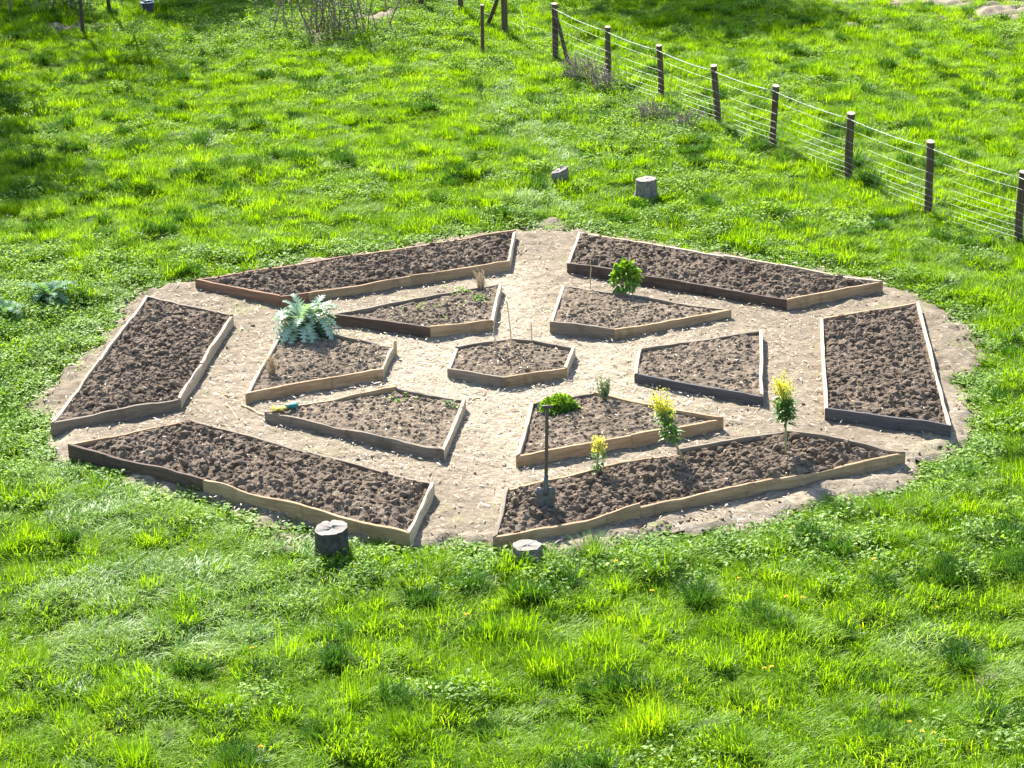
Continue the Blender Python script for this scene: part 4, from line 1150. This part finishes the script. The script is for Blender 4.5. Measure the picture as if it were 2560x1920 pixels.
# tussocks that stand out of the grass
def tussock(x, y, h, rad, n, label, seed, mat='tuft', w=0.008):
    z = gz(x, y) if edge_d(np.array([x]), np.array([y]))[0] > 0 else 0
    r = np.random.default_rng(seed); mb = MB()
    blades(mb, n, rad * .55, h * .6, h * 1.15, 0.03, 0.55, w * .6, w, r, 0.8)
    mb.V = [v + np.array([x, y, z]) for v in mb.V]
    tag(mb.build("grass_tussock", M[mat], None, (x, y, z)), label, "grass tussock", "tall tussocks standing out of the grass")
tussock(0.665, -5.0, 0.30, 0.16, 230, "blue green tussock against the front board of the spade bed", 1, 'weed')
tussock(1.49, -6.1, 0.30, 0.15, 320, "dark pointed tussock standing in the near grass, right of the low stump", 2, 'tuft')
tussock(0.35, -5.65, 0.24, 0.28, 420, "broad dark tussock just in front of the low stump", 3)
tussock(3.45, -7.35, 0.27, 0.2, 300, "dark hollow tussock above a bare patch at lower right", 4)
tussock(2.72, -7.75, 0.22, 0.18, 220, "tussock overhanging a small grey bare hump at lower right", 5)
tussock(-2.35, 9.6, 0.28, 0.2, 260, "dark tussock in the middle of the far left grass", 6)
tussock(-0.9, 6.9, 0.24, 0.15, 200, "dark tussock behind the back left bed", 7)
tussock(3.9, 8.6, 0.26, 0.18, 220, "dark tussock at the foot of the fifth fence post", 8)
tussock(4.85, 7.1, 0.3, 0.22, 260, "dark tussock at the foot of the sixth fence post", 9)

# grey dead weeds by the fence
def dead_weed(x, y, h, n, spr, label, seed):
    r = np.random.default_rng(seed); z = gz(x, y)
    t = thing("dead_weed", label, "dead weed", (x, y, z), "dead weeds beside the fence")
    mb = MB()
    for k in range(n):
        a = r.random() * 6.28; q = spr * math.sqrt(r.random())
        p = np.array([x + q * math.cos(a), y + q * math.sin(a), z - .02]); H = h * (.5 + .5 * r.random()); le = .25 * r.standard_normal(2)
        pts = [p + np.array([le[0] * s * H + .02 * r.standard_normal(), le[1] * s * H + .02 * r.standard_normal(), s * H]) for s in np.linspace(0, 1, 5)]
        v = float(r.random()); mb.tube(pts, np.linspace(.006, .003, 5), 4, v=v)
        for b in range(5):
            i = r.integers(1, 4); e = pts[i] + np.array([.11 * r.standard_normal(), .11 * r.standard_normal(), .09 * r.random()])
            mb.tube([pts[i], e], [.003, .002], 3, v=v)
    mb.build("stalks", M['twig'], t, (x, y, z))
    m = 60; an = r.random(m) * 6.28
    P = np.stack([x + spr * r.standard_normal(m) * .7, y + spr * r.standard_normal(m) * .7, z + h * .5 * r.random(m)], -1)
    lf = MB(); lf.leaves(P, np.stack([np.cos(an), np.sin(an), r.random(m) - .4], -1), np.tile([0, 0, 1.0], (m, 1)) + .8 * (r.random((m, 3)) - .5), .05, .022, v=r.random(m))
    lf.build("leaves", M['herb'], t, (x, y, z))
dead_weed(1.38, 14.3, 0.5, 48, 0.34, "largest clump of grey dead stalks by the second fence post", 1)
dead_weed(1.62, 13.4, 0.38, 26, 0.18, "narrow grey dead stalks in front of the second fence post", 2)
dead_weed(2.2, 11.2, 0.5, 34, 0.2, "dark dead stalks below the third fence post", 3)
dead_weed(2.66, 10.65, 0.42, 24, 0.15, "thin dead stalks below the fourth fence post", 4)

# bucket in the far grass
bk = (-6.62, 21.4, gz(-6.62, 21.4))
t = thing("bucket", "small black bucket with a white rim in the shaded far grass", "bucket", bk)
th = np.linspace(0, 2 * np.pi, 24, endpoint=False)
prof = [(0.10, 0.0), (0.125, 0.2), (0.118, 0.2), (0.095, 0.015)]
V = np.array([[rr * math.cos(a), rr * math.sin(a), zz + .06] for rr, zz in prof for a in th])
Q = [[i * 24 + j, i * 24 + (j + 1) % 24, (i + 1) * 24 + (j + 1) % 24, (i + 1) * 24 + j] for i in range(3) for j in range(24)]
obj("tub", mesh_np("tub", np.vstack([V, [[0, 0, .075]]]), [np.array(Q), np.array([[96, 72 + j, 72 + (j + 1) % 24] for j in range(24)])], M['bucket']), t)
mb = MB(); mb.tube([(0.126 * math.cos(a), 0.126 * math.sin(a), 0.262) for a in np.linspace(0, 6.2832, 25)], 0.011, 6, cap=False)
mb.build("rim", M['rim'], t)

# ------------------------------------------------------------------ shrubs and trees at the back
def bare_shrub(x, y, w, h, n, label, seed, leaves=150, matl='lime'):
    r = np.random.default_rng(seed); z = gz(x, y); loc = (x, y, z)
    t = thing("bare_shrub", label, "shrub", loc, "twiggy shrubs along the far edge")
    mb = MB(); tips = []
    for k in range(n):
        p = np.array([x + w * .5 * r.standard_normal() * .6, y + .25 * r.standard_normal(), z - .03]); H = h * (.6 + .5 * r.random())
        le = np.array([.18 * r.standard_normal(), .15 * r.standard_normal()])
        pts = [p + np.array([le[0] * s * H + .03 * r.standard_normal(), le[1] * s * H + .03 * r.standard_normal(), s * H]) for s in np.linspace(0, 1, 7)]
        v = float(r.random()); R0 = .006 + .016 * r.random() ** 3
        mb.tube(pts, np.linspace(R0, R0 * .5, 7), 5, v=v); tips += pts[1:]
        for b in range(7):
            i = r.integers(0, 6); e = pts[i] + np.array([.2 * r.standard_normal(), .16 * r.standard_normal(), .25 * r.random()])
            mb.tube([pts[i], (pts[i] + e) / 2 + .03 * r.standard_normal(3), e], [.006, .005, .003], 4, v=v); tips.append(e)
    mb.build("stems", M['twig'], t, loc)
    if leaves:
        tp = np.array(tips)[r.integers(0, len(tips), leaves)] + .05 * r.standard_normal((leaves, 3)); an = r.random(leaves) * 6.28
        lf = MB(); lf.leaves(tp, np.stack([np.cos(an), np.sin(an), r.random(leaves) - .5], -1), np.stack([np.sin(an), np.cos(an), .6 + 0 * an], -1), .06 + .05 * r.random(leaves), .05, v=r.random(leaves))
        lf.build("leaves", M[matl], t, loc)
bare_shrub(-3.05, 18.75, 1.7, 1.9, 62, "wide shrub of many bare brown stems with climbing lime leaves at the top edge", 1, 420)
bare_shrub(-5.6, 22.6, 1.6, 1.7, 34, "tangle of thin bare stems in the shade behind the bucket", 2, 60, 'darkleaf')
bare_shrub(-8.6, 21.8, 1.6, 1.5, 22, "leafy dark thicket in the top left corner", 3, 700, 'darkleaf')
bare_shrub(-1.9, 21.9, 1.2, 1.2, 22, "thin brown thicket between the shrub and the old fence posts", 4, 90, 'straw')
bare_shrub(-4.4, 23.0, 1.5, 1.3, 16, "dark leafy thicket behind the wide bare shrub", 5, 500, 'darkleaf')

def tree(x, y, h, cr, cz, r0, nl, label, seed, lean=(0, 0), leaf=0.14, hb=None, group="slender trees at the meadow edge"):
    r = np.random.default_rng(seed); z = gz(x, y); loc = (x, y, z)
    t = thing("tree", label, "tree", loc, group)
    mb = MB(); pts = []
    for s in np.linspace(0, 1, 10):
        pts.append(np.array([x + lean[0] * s + .05 * r.standard_normal() * s, y + lean[1] * s + .05 * r.standard_normal() * s, z - .1 + h * s]))
    mb.tube(pts, np.linspace(r0, r0 * .35, 10), 10)
    cl = []
    for k in range(26):
        i = r.integers(4, 10); p = pts[i]; a = r.random() * 6.28; el = r.random() * 1.1 - .1
        L = cr * (.5 + .55 * r.random()); e = np.array([pts[-1][0] * .5 + p[0] * .5, pts[-1][1] * .5 + p[1] * .5, p[2]]) + L * np.array([math.cos(a) * math.cos(el), math.sin(a) * math.cos(el), math.sin(el) * .8])
        m = (p + e) / 2 + np.array([0, 0, -.1 * L]); mb.tube([p, m, e], [r0 * .35, r0 * .22, r0 * .08], 6); cl += [e, (m + e) / 2]
    mb.build("trunk", M['trunk'], t, loc)
    cl = np.array(cl); k = r.integers(0, len(cl), nl)
    P = cl[k] + r.standard_normal((nl, 3)) * cr * .2; an = r.random(nl) * 6.28
    P[:, 2] = np.maximum(P[:, 2], z + cz)
    lf = MB(); lf.leaves(P, np.stack([np.cos(an), np.sin(an), r.random(nl) - .7], -1), r.standard_normal((nl, 3)) * .6 + np.array([0, 0, 1.0]), leaf * (.6 + .8 * r.random(nl)), leaf * .6, v=r.random(nl))
    lf.build("crown", M['tree_leaf'], t, loc)
tree(-7.5, 19.2, 4.6, 1.0, 2.4, 0.037, 260, "slender straight dark trunk in the top left grass, the nearer of the two", 1)
tree(-7.3, 21.2, 4.8, 1.1, 2.4, 0.036, 350, "slender crooked dark trunk behind the nearer slender one at top left", 2, (-.25, 0.2))
tree(-10.4, 16.3, 6.0, 2.1, 1.8, 0.16, 10000, "broad leafy tree beyond the left edge, shading the grass at left", 3, leaf=.19, group="leafy trees round the meadow")
tree(-11.6, 26.6, 6.4, 2.4, 2.4, 0.18, 7000, "tall leafy tree beyond the top left corner", 4, leaf=.17, group="leafy trees round the meadow")
tree(-7.4, 28.6, 5.6, 1.9, 2.4, 0.15, 5000, "leafy tree beyond the far edge behind the bucket", 5, leaf=.17, group="leafy trees round the meadow")
tree(1.9, 26.4, 5.6, 2.1, 2.6, 0.15, 8000, "leafy tree beyond the far edge, behind the mesh fence end", 6, leaf=.16, group="leafy trees round the meadow")
print("scene built", len(bpy.data.objects))
